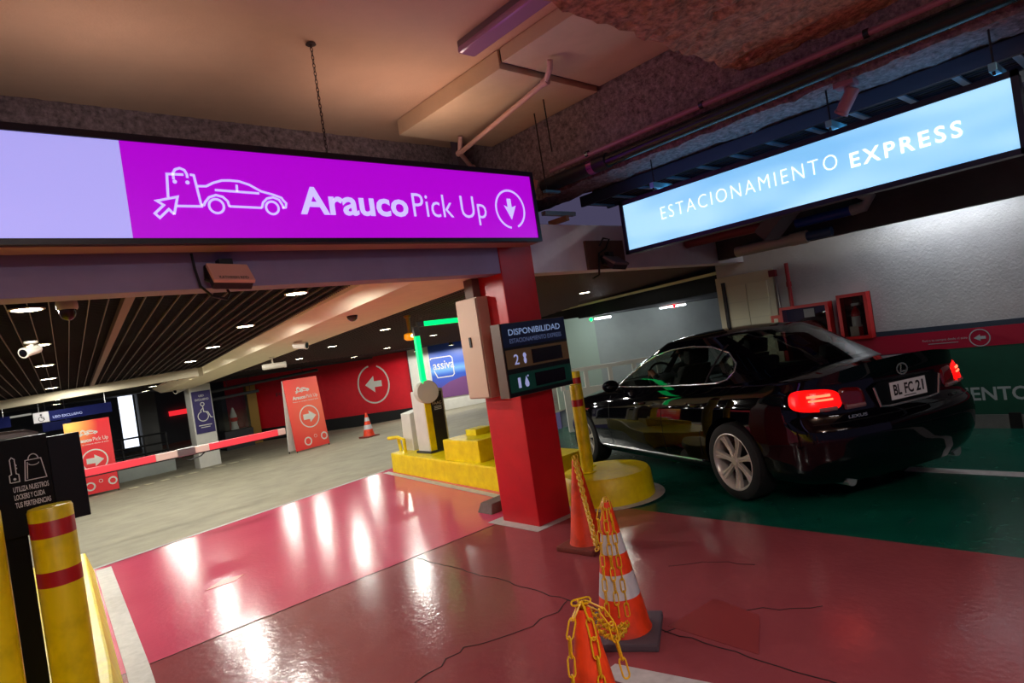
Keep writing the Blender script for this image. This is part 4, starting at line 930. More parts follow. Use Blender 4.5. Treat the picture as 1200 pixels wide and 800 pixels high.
# hanging blue signs
M_HBLUE = mat('hang_blue', (6, 14, 66), .6, spec=.1); F8 = Frame((0, 15.5, 0), (1, 0, 0), (0, 0, 1))
def hang(label, x0, x1, ydep, z0, z1, white, txt):
    s = thing('hanging_sign', label, 'sign', ((x0 + x1) / 2, ydep, z0))
    MB().box(x0, x1, ydep, ydep + .05, z0, z1).build('panel', M_HBLUE, s)
    F = Frame((0, ydep, 0), (1, 0, 0), (0, 0, 1))
    if white:
        MB().box(x0, x0 + .25, ydep - .005, ydep, z0, z1).build('pictogram_field', mat('field_grey', (170, 168, 172), .6), s)
        k = MB(); k.ring(F, x0 + .125, z0 + .07, .045, .012, d=.006, seg=20); k.disc(F, x0 + .125, z0 + .15, .02, 10, d=.006); k.ribbon(F, [(x0 + .125, z0 + .13), (x0 + .13, z0 + .09), (x0 + .18, z0 + .05)], .012, d=.006); k.build('wheelchair_symbol', M_DKGREY, s)
    if txt:
        MB().text(F, txt, x0 + .31, x0 + .80, z0 + .05, z0 + .10, bold=.01).build('lettering', mat('hang_letter', (150, 160, 210), .5), s)
    for a in (x0 + .1, x1 - .1): MB().tube([(a, ydep + .02, z1), (a, ydep + .02, bay(ydep) + .17)], .008, 6).build('hanger', M_STEEL, s)
hang('long navy hanging sign with grey wheelchair square', 1.05, 2.37, 15.5, 1.40, 1.605, True, 'USO EXCLUSIVO')
hang('short navy hanging sign beyond the black kiosk', .1, .70, 15.5, 1.41, 1.62, False, '')
hang('small dim navy sign below the long hanging sign', 1.5, 2.1, 19.8, 1.1, 1.32, False, '')

# blue insurance poster
po = MB().prism(FW, [(.78, -.08), (2.3, -.08), (2.3, 2.52), (.78, 2.52)], .01, .04)
def poster_mat():
    m = mat('poster_blue', (10, 50, 160), .4, emit=0); nt = m.node_tree; b = nt.nodes['Principled BSDF']
    tc = nt.nodes.new('ShaderNodeTexCoord'); sx = nt.nodes.new('ShaderNodeSeparateXYZ'); nt.links.new(tc.outputs['Object'], sx.inputs[0])
    r = nt.nodes.new('ShaderNodeValToRGB'); e = r.color_ramp.elements
    e[0].position = 0; e[0].color = lin((120, 60, 120)); e[1].position = 1; e[1].color = lin((14, 34, 120))
    for p_, c_ in ((.18, (60, 70, 170)), (.32, (30, 80, 190)), (.40, (110, 170, 236)), (.48, (40, 90, 200))): q_ = e.new(p_); q_.color = lin(c_)
    mr = nt.nodes.new('ShaderNodeMapRange'); mr.inputs['From Max'].default_value = 2.6; nt.links.new(sx.outputs[2], mr.inputs['Value']); nt.links.new(mr.outputs[0], r.inputs['Fac']); nt.links.new(r.outputs['Color'], b.inputs['Base Color'])
    return m
p0 = FW.p(.78, -.08)
po = tag(po.build('wall_poster', poster_mat(), origin=p0), 'blue poster with white speech bubble and lettering', 'poster')
k = MB(); k.ribbon(FW, [(.9, .95), (1.0, .68), (1.55, .68), (1.62, .75), (1.62, 1.35), (1.55, 1.42), (.85, 1.42), (.80, 1.37)], .035, d=.042); k.build('speech_bubble', M_WPAINT, po)
MB().text(FW, 'assiva', .88, 1.66, .98, 1.28, bold=.01, d=.043).build('lettering', M_WPAINT, po)
k = MB(); k.prism(FW, [(.78, -.08), (2.3, -.08), (2.3, .62), (1.9, .60), (1.4, .48), (1.0, .26), (.78, .1)], .041, .043); k.build('purple_wave', mat('poster_wave', (110, 60, 120), .45), po)
MB().prism(FW, [(.72, -.12), (.78, -.12), (.78, 2.56), (.72, 2.56)], .005, .06).build('frame_post', M_WPAINT, po)

# far bits of the garage
s = thing('display_case', 'clear glass case with a red ball inside', 'display case', (7.4, 24, -.6))
M_CL = glass('clear_case', (226, 230, 228))
MB().box(6.98, 7.9, 23.9, 24.6, -.1, 1.1).build('glass_box', M_CL, s)
MB().box(6.94, 7.94, 23.86, 24.64, -1.0, -.1).build('pedestal', M_DKGREY, s)
MB().lathe([(0, -.14), (.1, -.1), (.14, 0), (.1, .1), (0, .14)], (7.42, 24.2, .3), seg=16).build('red_ball', mat('ball_red', (200, 30, 30), .4), s, smooth=True)
MB().lathe([(.14, 0), (.1, .2), (.12, .5), (.03, .8)], (7.42, 24.2, -.08), seg=12).build('white_stand', M_WPAINT, s)
tag(MB().box(8.0, 8.35, 24.2, 24.5, -1, 1.5).build('yellow_post', mat('far_yellow', (150, 112, 24), .6), bevel=.02), 'dark yellow post beside the glass case', 'post')
for i, (p, q) in enumerate((((5.7, 20.5, 1.45), (9.0, 20.0, 1.63)), ((5.6, 21.2, 1.18), (7.4, 21.2, 1.24)))):
    s = thing('dark_duct', ('upper', 'lower')[i] + ' dark horizontal duct beyond the pick up board', 'duct', p)
    MB().tube([p, q], .05, 8).build('run', M_DKGREY, s, smooth=True)
    for t_ in (.15, .85):
        h_ = Vector(p).lerp(Vector(q), t_); MB().tube([h_, (h_.x, h_.y, bay(h_.y) + .165 if i == 0 else 1.76)], .01, 6).build('hanger', M_BLACK, s)
s = thing('black_railing', 'black tube railing beyond the red barrier arm', 'railing', (3.8, 22.2, -.6))
for z_ in (.40, .1, -.15): MB().tube([(2.9, 22.2, z_ + .02), (4.75, 22.2, z_)], .03, 6).build('rail', M_BLACK, s)
for x_ in (2.9, 3.5, 4.1, 4.72): MB().tube([(x_, 22.2, -.9), (x_, 22.2, .41)], .03, 6).build('post', M_BLACK, s)
tag(MB().box(7.27, 8.29, 32.9, 33.0, .52, .75).build('red_light_strip', mat('far_red', (236, 40, 50), .5, emit=.7)), 'small glowing red strip in the dark far garage', 'light')
tag(MB().tube([(-1.5, 21, 1.55), (1.4, 21, 1.6)], .03, 6).build('tube_lamp', mat('dim_tube', (170, 170, 160), .5, emit=.4)), 'faint tube lamp beyond the short hanging sign', 'lamp')

# ------------------------------------------------------------------ fire equipment on the white wall
M_FIRE = mat('fire_red', (196, 26, 26), .4)
def cabinet(label, y0, y1, z0, z1, deep=.14):
    s = thing('fire_cabinet', label, 'cabinet', (7.68, (y0 + y1) / 2, z0)); x0 = 7.75 - deep
    w = .035
    MB().box(7.73, 7.748, y0, y1, z0, z1).build('back_plate', mat('fire_inside', (60, 18, 20), .6), s)
    for a in ((y0, y1, z0, z0 + w), (y0, y1, z1 - w, z1), (y0, y0 + w, z0 + w, z1 - w), (y1 - w, y1, z0 + w, z1 - w)): MB().box(x0, 7.748, *a).build('frame_side', M_FIRE, s)
    MB().box(x0 + .004, x0 + .008, y0 + w, y1 - w, z0 + w, z1 - w).build('glass_pane', glass('cab_glass', (225, 225, 225)), s)
    return s
s = cabinet('wide red fire hose cabinet with dark glass', 2.98, 3.56, .80, 1.515)
MB().box(7.60, 7.606, 3.14, 3.26, 1.36, 1.46).build('notice', mat('notice_grey', (130, 128, 128), .6), s)
MB().lathe([(.0, -.05), (.20, -.05), (.20, -.03), (.06, -.03), (.06, .03), (.20, .03), (.20, .05), (0, .05)], (7.69, 3.27, 1.12), (1, 0, 0), 24).build('hose_reel', mat('reel_red', (150, 20, 22), .5), s)
s = cabinet('tall red cabinet holding a fire extinguisher', 2.56, 2.88, 1.04, 1.565)
s = thing('fire_extinguisher', 'red extinguisher with white label inside tall red cabinet', 'extinguisher', (7.68, 2.72, 1.08))
MB().lathe([(0, 0), (.048, 0), (.05, .02), (.05, .25), (.03, .30), (.014, .32), (.014, .34), (0, .34)], (7.69, 2.72, 1.08), seg=18).build('cylinder', M_FIRE, s, smooth=40)
MB().lathe([(.0512, .10), (.0512, .22)], (7.69, 2.72, 1.08), seg=18).build('label_band', M_WPAINT, s)
MB().box(7.66, 7.71, 2.66, 2.75, 1.42, 1.45).build('valve', M_STEEL, s); MB().tube([(7.69, 2.69, 1.42), (7.67, 2.66, 1.35), (7.67, 2.665, 1.2)], .009, 6).build('hose', M_BLACK, s)
MB().box(7.62, 7.624, 2.69, 2.78, 1.08, 1.19).build('tag_card', mat('tag_card', (206, 190, 170), .6), s)
s = thing('alarm_box', 'small red call point box beside wide fire cabinet', 'alarm', (7.70, 3.64, 1.28))
MB().box(7.66, 7.75, 3.575, 3.70, 1.28, 1.43).build('body', mat('alarm_red', (206, 60, 36), .45), s, bevel=.006)
MB().box(7.654, 7.66, 3.61, 3.66, 1.33, 1.39).build('push_plate', mat('alarm_white', (214, 206, 180), .5), s)
s = thing('fire_pipe', 'vertical red fire pipe down to wide fire cabinet', 'pipe', (7.70, 3.44, 1.5))
MB().tube([(7.70, 3.43, 1.51), (7.70, 3.43, 2.05)], .024, 10).build('run', mat('pipe_red', (150, 14, 24), .45), s, smooth=True)
MB().tube([(7.70, 3.43, 1.76), (7.70, 3.43, 1.82)], .032, 10).build('coupling', MATS['pipe_red'], s, smooth=True)
s = thing('alarm_sounder', 'dark red alarm sounder beside the red pipe', 'alarm', (7.72, 3.62, 1.93))
MB().box(7.68, 7.75, 3.575, 3.66, 1.915, 2.0).build('body', mat('sounder_red', (120, 16, 36), .5), s, bevel=.01)
MB().tube([(7.735, 3.60, 1.915), (7.735, 3.59, 1.43)], .008, 6).build('conduit', M_STEEL, s)

# ------------------------------------------------------------------ white railing ahead of the sedan
s = thing('white_railing', 'white painted railing and panel ahead of the sedan', 'railing', (8.4, 7.3, -.1))
a, b = Vector((7.9, 7.72, 0)), Vector((9.6, 6.35, 0)); d = (b - a).normalized(); nn = Vector((-d.y, d.x, 0))
M_RAILW = mat('rail_white', (208, 206, 196), .5)
MB().obox((a + b) / 2 + Vector((0, 0, .93)), d, nn, (0, 0, 1), (b - a).length / 2, .04, .035).build('top_rail', M_RAILW, s)
for i in range(6):
    p = a.lerp(b, i / 5); MB().obox(p + Vector((0, 0, .75)), d, nn, (0, 0, 1), .035, .035, .15).build('baluster', M_RAILW, s)
MB().obox((a + b) / 2 + Vector((0, 0, .24)), d, nn, (0, 0, 1), (b - a).length / 2, .05, .37).build('panel', M_RAILW, s)
# ------------------------------------------------------------------ black sedan (x forward from the rear axle, y to its own left, z up)
CAR = thing('black_sedan', 'black four door sedan with glowing tail lamp in the green lane', 'car')
ch, cp = math.radians(22.3), math.radians(1.5)
hd = Vector((math.sin(ch) * math.cos(cp), math.cos(ch) * math.cos(cp), -math.sin(cp))); lf = Vector((-math.cos(ch), math.sin(ch), 0)); up_ = hd.cross(lf)
cm = Matrix((hd, lf, up_)).transposed().to_4x4(); cm.translation = (5.597, 2.458, -.004)
CAR.matrix_basis = cm
def paint():
    m = mat('car_paint', (5, 5, 9), .5, coat=1.0, spec=0); return m
M_CAR = paint(); M_CHR = mat('chrome', (214, 214, 218), .15, metal=.75); M_TYRE = mat('tyre', (13, 13, 13), .8); M_TRIM = mat('car_black_trim', (8, 8, 9), .5)
M_CGL = glass('car_glass', (196, 204, 198)); M_CGL2 = glass('car_rear_glass', (170, 178, 174))
ip = lambda x, xs, ys: float(np.interp(x, xs, ys))
def smooth_tab(xs, ys, n=160):
    X = np.linspace(xs[0], xs[-1], n); Y = np.interp(X, xs, ys)
    for _ in range(10):
        Z = Y.copy(); Z[1:-1] = (Y[:-2] + 2 * Y[1:-1] + Y[2:]) / 4; Y = Z
    return lambda x: float(np.interp(x, X, Y))
Wd = smooth_tab([-1.1, -.9, -.5, 0, .6, 1.6, 2.6, 3.1, 3.5, 3.8], [.83, .85, .885, .905, .91, .91, .905, .88, .82, .76])
Zs = smooth_tab([-1.1, -.7, 0, .8, 1.6, 2.2, 2.85, 3.4, 3.8], [.955, .955, .945, .925, .90, .875, .83, .74, .66])
Zt = smooth_tab([-1.1, -.85, -.5, .1, 1.0, 1.9, 2.4, 2.85, 3.4, 3.8], [1.055, 1.045, 1.035, 1.0, .955, .955, .985, .93, .83, .71])
wz = smooth_tab([0, .04, .12, .25, .42, .6, .78, .9, 1.0], [.90, .945, .972, .99, 1.0, .997, .978, .952, .915])
xr = smooth_tab([0, .12, .25, .45, .55, .60, .66, .9, 1.0], [-.90, -.98, -1.03, -1.05, -1.04, -1.0, -.975, -.945, -.965], 200)
xf = smooth_tab([0, .2, .45, .7, 1.0], [3.62, 3.74, 3.78, 3.72, 3.50])
zb = .20
def corner(q, c, n): return c * (1 - max(0, 1 - q ** n) ** (1 / n))
RC, FCN = lambda q: corner(q, .34, 2.7), lambda q: corner(q, .55, 2.3)
def body_pt(s, v, q):
    """s 0 rear..1 front; v height fraction on the side (1 = shoulder); q 1 side..0 centre (top only when v = 1)"""
    x0 = xr(v) + RC(q); x1 = xf(v) - FCN(q); x = x0 + (x1 - x0) * s
    zs_ = Zs(x); z = zb + (zs_ - zb) * v; w = Wd(x) * wz(v)
    g = 1 - q
    return Vector((x, w * q, z + (Zt(x) - zs_) * (1 - (1 - g) ** 2.4) ** .8 * v ** 6))
NS, NV, NQ = 96, 44, 26
sv = [.5 - .5 * math.cos(PI * i / NS) for i in range(NS + 1)]; sv = [.35 * a + .65 * i / NS for i, a in enumerate(sv)]
qv = [1 - (i / NQ) ** 1.35 for i in range(NQ + 1)]
tv = [(j / NV, 1.0) for j in range(NV + 1)] + [(1.0, q) for q in qv[1:]]
cb = MB()
def grid(fn, ni, nj, flip):
    for sgn in (1, -1):
        vs = []
        for i in range(ni):
            for j in range(nj):
                p = fn(i, j); vs.append(Vector((p.x, p.y * sgn, p.z)))
        cb.add(vs, [(i * nj + j, (i + 1) * nj + j, (i + 1) * nj + j + 1, i * nj + j + 1) for i in range(ni - 1) for j in range(nj - 1)])
grid(lambda i, j: body_pt(sv[i], *tv[j]), NS + 1, len(tv), 0)
grid(lambda i, j: body_pt(0, j / NV, qv[i]), NQ + 1, NV + 1, 0)
grid(lambda i, j: body_pt(1, j / NV, qv[i]), NQ + 1, NV + 1, 0)
bot = lambda i, j: (lambda p: Vector((p.x, p.y * (1 - j), p.z)))(body_pt(sv[i], 0, 1))
grid(lambda i, j: bot(i, j), NS + 1, 2, 0)
def to_bm(mb):
    me = bpy.data.meshes.new('tmp'); me.from_pydata([tuple(v) for v in mb.v], [], mb.f); bm = bmesh.new(); bm.from_mesh(me); bpy.data.meshes.remove(me)
    bmesh.ops.remove_doubles(bm, verts=bm.verts, dist=2e-4); bmesh.ops.recalc_face_normals(bm, faces=bm.faces); return bm
low = to_bm(cb)

# greenhouse
gz0, gz1 = .90, 1.375
gxr = smooth_tab([0, .25, .6, .85, 1], [-.70, -.46, -.16, .08, .28]); gxf = smooth_tab([0, .25, .6, .85, 1], [2.72, 2.42, 1.99, 1.66, 1.44]); gw = smooth_tab([0, .3, .7, 1], [.835, .775, .665, .575])
def gh_pt(v, th, shrink=1.0, dz=0):
    a, b = gxr(v), gxf(v); c, h = (a + b) / 2, (b - a) / 2; n = 3.4
    cx_, sy_ = math.cos(th), math.sin(th)
    X = -math.copysign(abs(cx_) ** (2 / n), cx_); Y = abs(sy_) ** (2 / n)
    z = gz0 + (gz1 - gz0) * v + dz
    # bow of front and rear glass
    return Vector((c + h * X * shrink, gw(v) * Y * shrink, z))
cb2 = MB(); NT, NG, NR = 150, 40, 14
cb = cb2
ths = np.linspace(0, PI, NT + 1)
grid(lambda i, j: gh_pt(j / NG, ths[i]), NT + 1, NG + 1, 0)
def roof(i, j):
    m = 1 - j / NR; return gh_pt(1.0, ths[i], max(m, 1e-4), .062 * (1 - m ** 2.3))
grid(roof, NT + 1, NR + 1, 0)
gh = to_bm(cb2)

def pip(x, y, poly):
    c = False
    for (a, b), (d, e) in zip(poly, poly[1:] + poly[:1]):
        if (b > y) != (e > y) and x < (d - a) * (y - b) / (e - b) + a: c = not c
    return c
DLO = [(2.08, .955), (1.9, 1.055), (1.64, 1.17), (1.36, 1.258), (1.05, 1.305), (.70, 1.315), (.42, 1.288), (.20, 1.222), (.07, 1.125), (.05, 1.06), (.10, 1.0), (.22, .975), (.9, .963), (1.5, .958)]
def classify(f):
    c = f.calc_center_median(); n = f.normal
    if c.z > 1.372: return 'body'
    if abs(n.y) > .42 and pip(c.x, c.z, DLO):
        if .93 < c.x < 1.02: return 'pillar'
        return 'left' if c.y > 0 else 'right'
    if n.x < -.3 and c.x < .6 and 1.055 < c.z < 1.36 and abs(c.y) < .55 - .24 * (c.z - 1.04): return 'rear'
    if n.x > .2 and c.x > 1.1 and 1.0 < c.z < 1.36 and abs(c.y) < .70 - .40 * (c.z - .98): return 'front'
    return 'body'
groups = {}
for f in gh.faces: groups.setdefault(classify(f), []).append(f)
def faces_mb(fs, off=0):
    mb = MB(); idx = {}
    for f in fs:
        ids = []
        for v in f.verts:
            if v.index not in idx: idx[v.index] = len(mb.v); mb.v.append(v.co + v.normal * off)
            ids.append(idx[v.index])
        mb.f.append(tuple(ids))
    return mb
gh.verts.index_update(); gh.normal_update()

# tail lamps: lens patches laid on the body surface
low.verts.index_update(); low.normal_update()
tree_low0 = BVHTree.FromBMesh(low)
def lens(sg, u0, u1, z0, z1, outer, lift, n=3.2, skew=0):
    mb = MB(); nr, na = 8, 40; vs = []
    for i in range(nr + 1):
        for j in range(na):
            r_ = i / nr; t = 2 * PI * j / na; a = r_ * math.copysign(abs(math.cos(t)) ** (2 / n), math.cos(t)); b = r_ * math.copysign(abs(math.sin(t)) ** (2 / n), math.sin(t))
            u = (u0 + u1) / 2 + a * (u1 - u0) / 2; z = (z0 + z1) / 2 + b * (z1 - z0) / 2 + skew * a
            if outer: o_ = Vector((-.50, .45, z)); d_ = Vector((-math.cos(math.radians(u)), math.sin(math.radians(u)), 0)); o_, d_ = o_ + d_ * 2, -d_
            else: o_ = Vector((-3, u, z)); d_ = Vector((1, 0, 0))
            h_ = tree_low0.ray_cast(o_, d_); p = h_[0] if h_[0] is not None else o_ + d_ * 1.6
            p = p - d_ * (lift * (1 - .75 * r_ ** 6)); vs.append(Vector((p.x, p.y * sg, p.z)))
    fs = [(i * na + j, i * na + (j + 1) % na, (i + 1) * na + (j + 1) % na, (i + 1) * na + j) for i in range(nr) for j in range(na)]
    return mb.add(vs, fs)
M_TLON = mat('tail_lit', (255, 14, 12), .2, emit=.7); M_TLOFF = mat('tail_red', (110, 6, 10), .12, coat=1); M_TLCL = mat('tail_clear', (150, 110, 110), .15, coat=1)
lamp_mb = {}
for sg in (1, -1):
    lamp_mb[('o', sg)] = lens(sg, 17, 66, .745, .905, True, .016, 3, .012); lamp_mb[('i', sg)] = lens(sg, .395, .585, .745, .885, False, .014, 3.5, .01)

# lower shell with wheel arches cut
me = bpy.data.meshes.new('low'); low.to_mesh(me); tmp = bpy.data.objects.new('low', me); COL.objects.link(tmp)
cuts = []
for x_ in (0, 2.85):
    for sg in (1, -1):
        c_ = MB().lathe([(0, 0), (.365, 0), (.365, .5), (0, .5)], (x_, .62 * sg, .335), (0, sg, 0), 40).build('cut', None); cuts.append(c_)
        md = tmp.modifiers.new('b', 'BOOLEAN'); md.operation = 'DIFFERENCE'; md.solver = 'EXACT'; md.object = c_
bpy.context.view_layer.update()
me2 = bpy.data.meshes.new_from_object(tmp.evaluated_get(bpy.context.evaluated_depsgraph_get()))
for o_ in cuts + [tmp]: bpy.data.objects.remove(o_)
body = MB(); body.add([v.co.copy() for v in me2.vertices], [tuple(p.vertices) for p in me2.polygons])
print('car lower faces', len(me2.polygons))
gb = faces_mb(groups['body']); body.add(gb.v, gb.f)
B = dict(world=False, parent=CAR)
shell = body.build('body_shell', M_CAR, smooth=32, **B)
for nm, key, m_ in (('side_windows', 'left', M_CGL), ('side_windows', 'right', M_CGL), ('rear_window', 'rear', M_CGL2), ('windscreen', 'front', M_CGL)):
    faces_mb(groups[key], .0005).build({'side_windows': 'side_window'}.get(nm, nm), m_, smooth=True, **B)
if 'pillar' in groups:
    for sg in (1, -1): faces_mb([f for f in groups['pillar'] if f.calc_center_median().y * sg > 0]).build('door_pillar', mat('pillar_gloss', (6, 6, 8), .1, coat=1), smooth=True, **B)
# surface probe
tree = BVHTree.FromPolygons([tuple(v) for v in body.v] , body.f)
tree_g = BVHTree.FromBMesh(gh); tree_l = BVHTree.FromBMesh(low)
def side_y(x, z, t=None):
    best = None
    for T in ((tree_g, tree_l) if t is None else (t,)):
        h_ = T.ray_cast(Vector((x, 2, z)), Vector((0, -1, 0)))
        if h_[0] is not None and (best is None or h_[0].y > best): best = h_[0].y
    return best if best is not None else .85
def rear_x(y, z):
    h_ = tree_l.ray_cast(Vector((-3, y, z)), Vector((1, 0, 0))); return h_[0].x if h_[0] is not None else -1
# chrome around the side glass, window dividers
for sg in (1, -1):
    poly = []
    for (a, b), (c, d) in zip(DLO, DLO[1:] + DLO[:1]):
        for k in range(4): poly.append((a + (c - a) * k / 4, b + (d - b) * k / 4))
    MB().tube([(x, (side_y(x, z, tree_g) + .002) * sg, z) for x, z in poly], .0075, 6, closed=True).build('window_trim', M_CHR, **B)
    MB().tube([(.35 - .09 * t, (side_y(.35 - .09 * t, .98 + .31 * t, tree_g) + .002) * sg, .98 + .31 * t) for t in np.linspace(0, 1, 8)], .010, 6).build('quarter_divider', M_TRIM, **B)
    # sill strip, door seams, handles
    MB().tube([(x, (side_y(x, .285, tree_l) + .004) * sg, .285) for x in np.linspace(.45, 2.40, 24)], .010, 6).build('sill_strip', M_CHR, **B)
    for x_, zz in ((.98, (.26, .95)), (2.1, (.26, .92))):
        MB().tube([(x_ + .03 * math.sin(z * 3), (side_y(x_, z, tree_l) + .0005) * sg, z) for z in np.linspace(*zz, 12)], .003, 4).build('door_seam', M_TRIM, **B)
    MB().tube([(.42, (side_y(.42, .42, tree_l) + .0005) * sg, .34), (.40, (side_y(.40, .5, tree_l) + .0005) * sg, .55), (.22, (side_y(.22, .75, tree_l) + .0005) * sg, .75), (.14, (side_y(.14, .94, tree_l)) * sg, .93)], .003, 4).build('door_seam', M_TRIM, **B)
    for x_ in (.36, 1.32):
        pts = [(x_ + t * .2, (side_y(x_ + t * .2, .80, tree_l) + .006 + .022 * math.sin(PI * t)) * sg, .80 - .006 * math.sin(PI * t)) for t in np.linspace(0, 1, 9)]
        MB().tube(pts, [.008, .012, .014, .015, .015, .015, .014, .012, .008], 8).build('door_handle', mat('handle_dark', (22, 22, 30), .12, coat=1, metal=.4), smooth=True, **B)
    # mirrors
    yb = side_y(1.93, .95)
    mb = MB(); prof = []
    vs, fs = [], []
    nu, nv = 12, 16
    for i in range(nu + 1):
        t = PI * i / nu
        for j in range(nv):
            a = 2 * PI * j / nv
            px = math.cos(t); rr = math.sin(t) ** .7
            vs.append(Vector((1.93 + (.055 if px > 0 else .012) * px, (yb + .145 + .105 * rr * math.cos(a)) * sg, .985 + .068 * rr * math.sin(a))))
    for i in range(nu):
        for j in range(nv): fs.append((i * nv + j, i * nv + (j + 1) % nv, (i + 1) * nv + (j + 1) % nv, (i + 1) * nv + j))
    mir = mb.add(vs, fs).build('door_mirror', M_CAR, smooth=True, **B)
    MB().obox((1.95, (yb + .02) * sg, .945), (1, 0, 0), (0, 1, 0), (0, 0, 1), .035, .05, .014).build('mirror_stalk', M_TRIM, world=False, parent=mir)
# tail lamps
for (k_, sg), mb in lamp_mb.items():
    if not mb.f: continue
    o = mb.build('tail_lamp' if k_ == 'o' else 'reversing_lamp', M_TLON if k_ == 'o' else M_TLOFF, smooth=True, **B)
    if k_ == 'o': o['label'] = 'glowing red tail lamp'
for sg in (1, -1):
    pts = [(rear_x(y, .752) - .014, y * sg, .752) for y in np.linspace(.42, .57, 8)]
    MB().tube(pts, .017, 6).build('clear_lens', M_TLCL, smooth=True, **B)
    pts = [(rear_x(y, .758) - .016, y * sg, .758) for y in np.linspace(.63, .74, 8)]
    MB().tube(pts, .015, 6).build('clear_lens', M_TLCL, smooth=True, **B)
    pts = [(rear_x(y, .855) - .018, y * sg, .855) for y in np.linspace(.65, .78, 8)]
    MB().tube(pts, .010, 6).build('led_row', mat('tail_hot', (255, 90, 60), .3, emit=2.5), **B)
    MB().tube([(rear_x(y, .825) - .018, y * sg, .825) for y in np.linspace(.64, .78, 8)], .008, 6).build('led_row', MATS['tail_hot'], **B)
# boot lid details
xp = rear_x(0, .80) - .012
FP = Frame((xp, 0, 0), (0, -1, 0), (0, 0, 1))
pan = MB().prism(FP, [(-.30, .715), (.30, .715), (.335, .86), (.27, .885), (-.27, .885), (-.335, .86)], -.02, .004).build('plate_recess', mat('recess_black', (7, 7, 10), .3), **B)
pl_ = MB().prism(FP, [(-.18, .735), (.18, .735), (.18, .865), (-.18, .865)], .006, .014).build('number_plate', mat('plate_white', (232, 232, 232), .45), bevel=.002, **B)
FPt = Frame((xp - .0145, 0, 0), (0, -1, 0), (0, 0, 1))
MB().text(FPt, 'BL', -.155, -.075, .765, .845, bold=.03).build('lettering', M_BLACK, world=False, parent=pl_)
MB().text(FPt, 'FC', -.045, .045, .765, .845, bold=.03).build('lettering', M_BLACK, world=False, parent=pl_)
MB().text(FPt, '21', .07, .150, .765, .845, bold=.03).build('lettering', M_BLACK, world=False, parent=pl_)
MB().ribbon(FPt, [(-.06, .75), (.06, .75)], .006).build('fine_print', M_BLACK, world=False, parent=pl_)
MB().tube([FP.p(a, b, .008) for a, b in ((-.335, .855), (-.295, .712), (-.20, .700), (.20, .700), (.295, .712), (.335, .855))], .009, 6).build('chrome_garnish', M_CHR, **B)
xe = rear_x(0, .945) - .006
FE = Frame((xe, 0, 0), (0, -1, 0), (0, 0, 1))
e_ = MB(); e_.ring(FE, 0, .945, .052, .012, rb=.040, d=.004); e_.ribbon(FE, [(-.006, .975), (-.018, .925), (.036, .925)], .012, d=.004); e_.build('emblem', M_CHR, **B)
for y0, y1, t_ in ((.42, .58, 'LEXUS'), (-.60, -.44, 'GS 300')):
    xx = min(rear_x(y0, .66), rear_x(y1, .66)) - .002; n1 = Vector((rear_x(y1, .66) - rear_x(y0, .66), y1 - y0, 0))
    FB = Frame((rear_x(y1, .66) - .004, y1, 0), (rear_x(y0, .66) - rear_x(y1, .66), y0 - y1, 0), (0, 0, 1))
    MB().text(FB, t_, 0, .15, .672, .695, bold=.03).build('badge_lettering', M_CHR, **B)
# bumper seam, exhausts, lower valance, boot shut line
MB().tube([(rear_x(y, .655) - .001, y, .655) for y in np.linspace(-.80, .80, 40)], .004, 4).build('bumper_seam', M_TRIM, **B)
for sg in (1, -1):
    MB().lathe([(.034, 0), (.045, 0), (.045, .16), (.034, .16)], (-.86, .55 * sg, .21), (1, 0, 0), 18).build('exhaust_tip', M_CHR, smooth=40, **B)
MB().box(-.55, 3.3, -.70, .70, .17, .205).build('underbody', M_TRIM, **B)
# wheels
def wheel(x, y, sg):
    w = bpy.data.objects.new('wheel', None); COL.objects.link(w); w.parent = CAR; w.empty_display_size = .1
    w.matrix_basis = Matrix.Translation((x, y, .325)) @ Matrix.Rotation(0 if sg > 0 else PI, 4, 'Z')
    K = dict(world=False, parent=w)
    MB().lathe([(.235, -.11), (.29, -.115), (.318, -.10), (.325, -.07), (.325, .07), (.318, .10), (.29, .115), (.243, .112), (.235, .09)], (0, 0, 0), (0, 1, 0), 48, False).build('tyre', M_TYRE, smooth=40, **K)
    M_RIM = mat('rim_silver', (214, 208, 196), .3, metal=.35)
    MB().lathe([(.232, -.10), (.225, .06), (.232, .098), (.243, .106), (.243, .112), (.236, .114), (.226, .104), (.216, .06), (.21, -.09)], (0, 0, 0), (0, 1, 0), 48, False).build('rim', M_RIM, smooth=40, **K)
    MB().lathe([(0, -.02), (.17, -.02), (.17, .02), (0, .02)], (0, 0, 0), (0, 1, 0), 32).build('brake_disc', mat('disc_dark', (36, 36, 40), .4, metal=.7), **K)
    for k in range(7):
        a = 2 * PI * k / 7 + .2; d = Vector((math.cos(a), 0, math.sin(a))); t = Vector((-math.sin(a), 0, math.cos(a)))
        vs = []
        for r_, hw, dep in ((.04, .020, .088), (.10, .019, .084), (.17, .027, .090), (.21, .034, .100), (.230, .040, .104)):
            for u_, yy in ((-hw, dep - .035), (-hw * .92, dep - .002), (-hw * .35, dep - .001), (0, dep - .012), (hw * .35, dep - .001), (hw * .92, dep - .002), (hw, dep - .035)): vs.append(d * r_ + t * u_ + Vector((0, yy, 0)))
        mb = MB().add(vs, [(i * 7 + j, i * 7 + j + 1, (i + 1) * 7 + j + 1, (i + 1) * 7 + j) for i in range(4) for j in range(6)] + [tuple(range(7)), tuple(range(28, 35))])
        mb.build('spoke', M_RIM, smooth=30, **K)
    MB().lathe([(.0, .095), (.028, .094), (.034, .085), (.050, .078), (.052, .05)], (0, 0, 0), (0, 1, 0), 24).build('hub_cap', M_RIM, smooth=40, **K)
    return w
for x_ in (0, 2.85):
    for sg in (1, -1): wheel(x_, .80 * sg, sg)
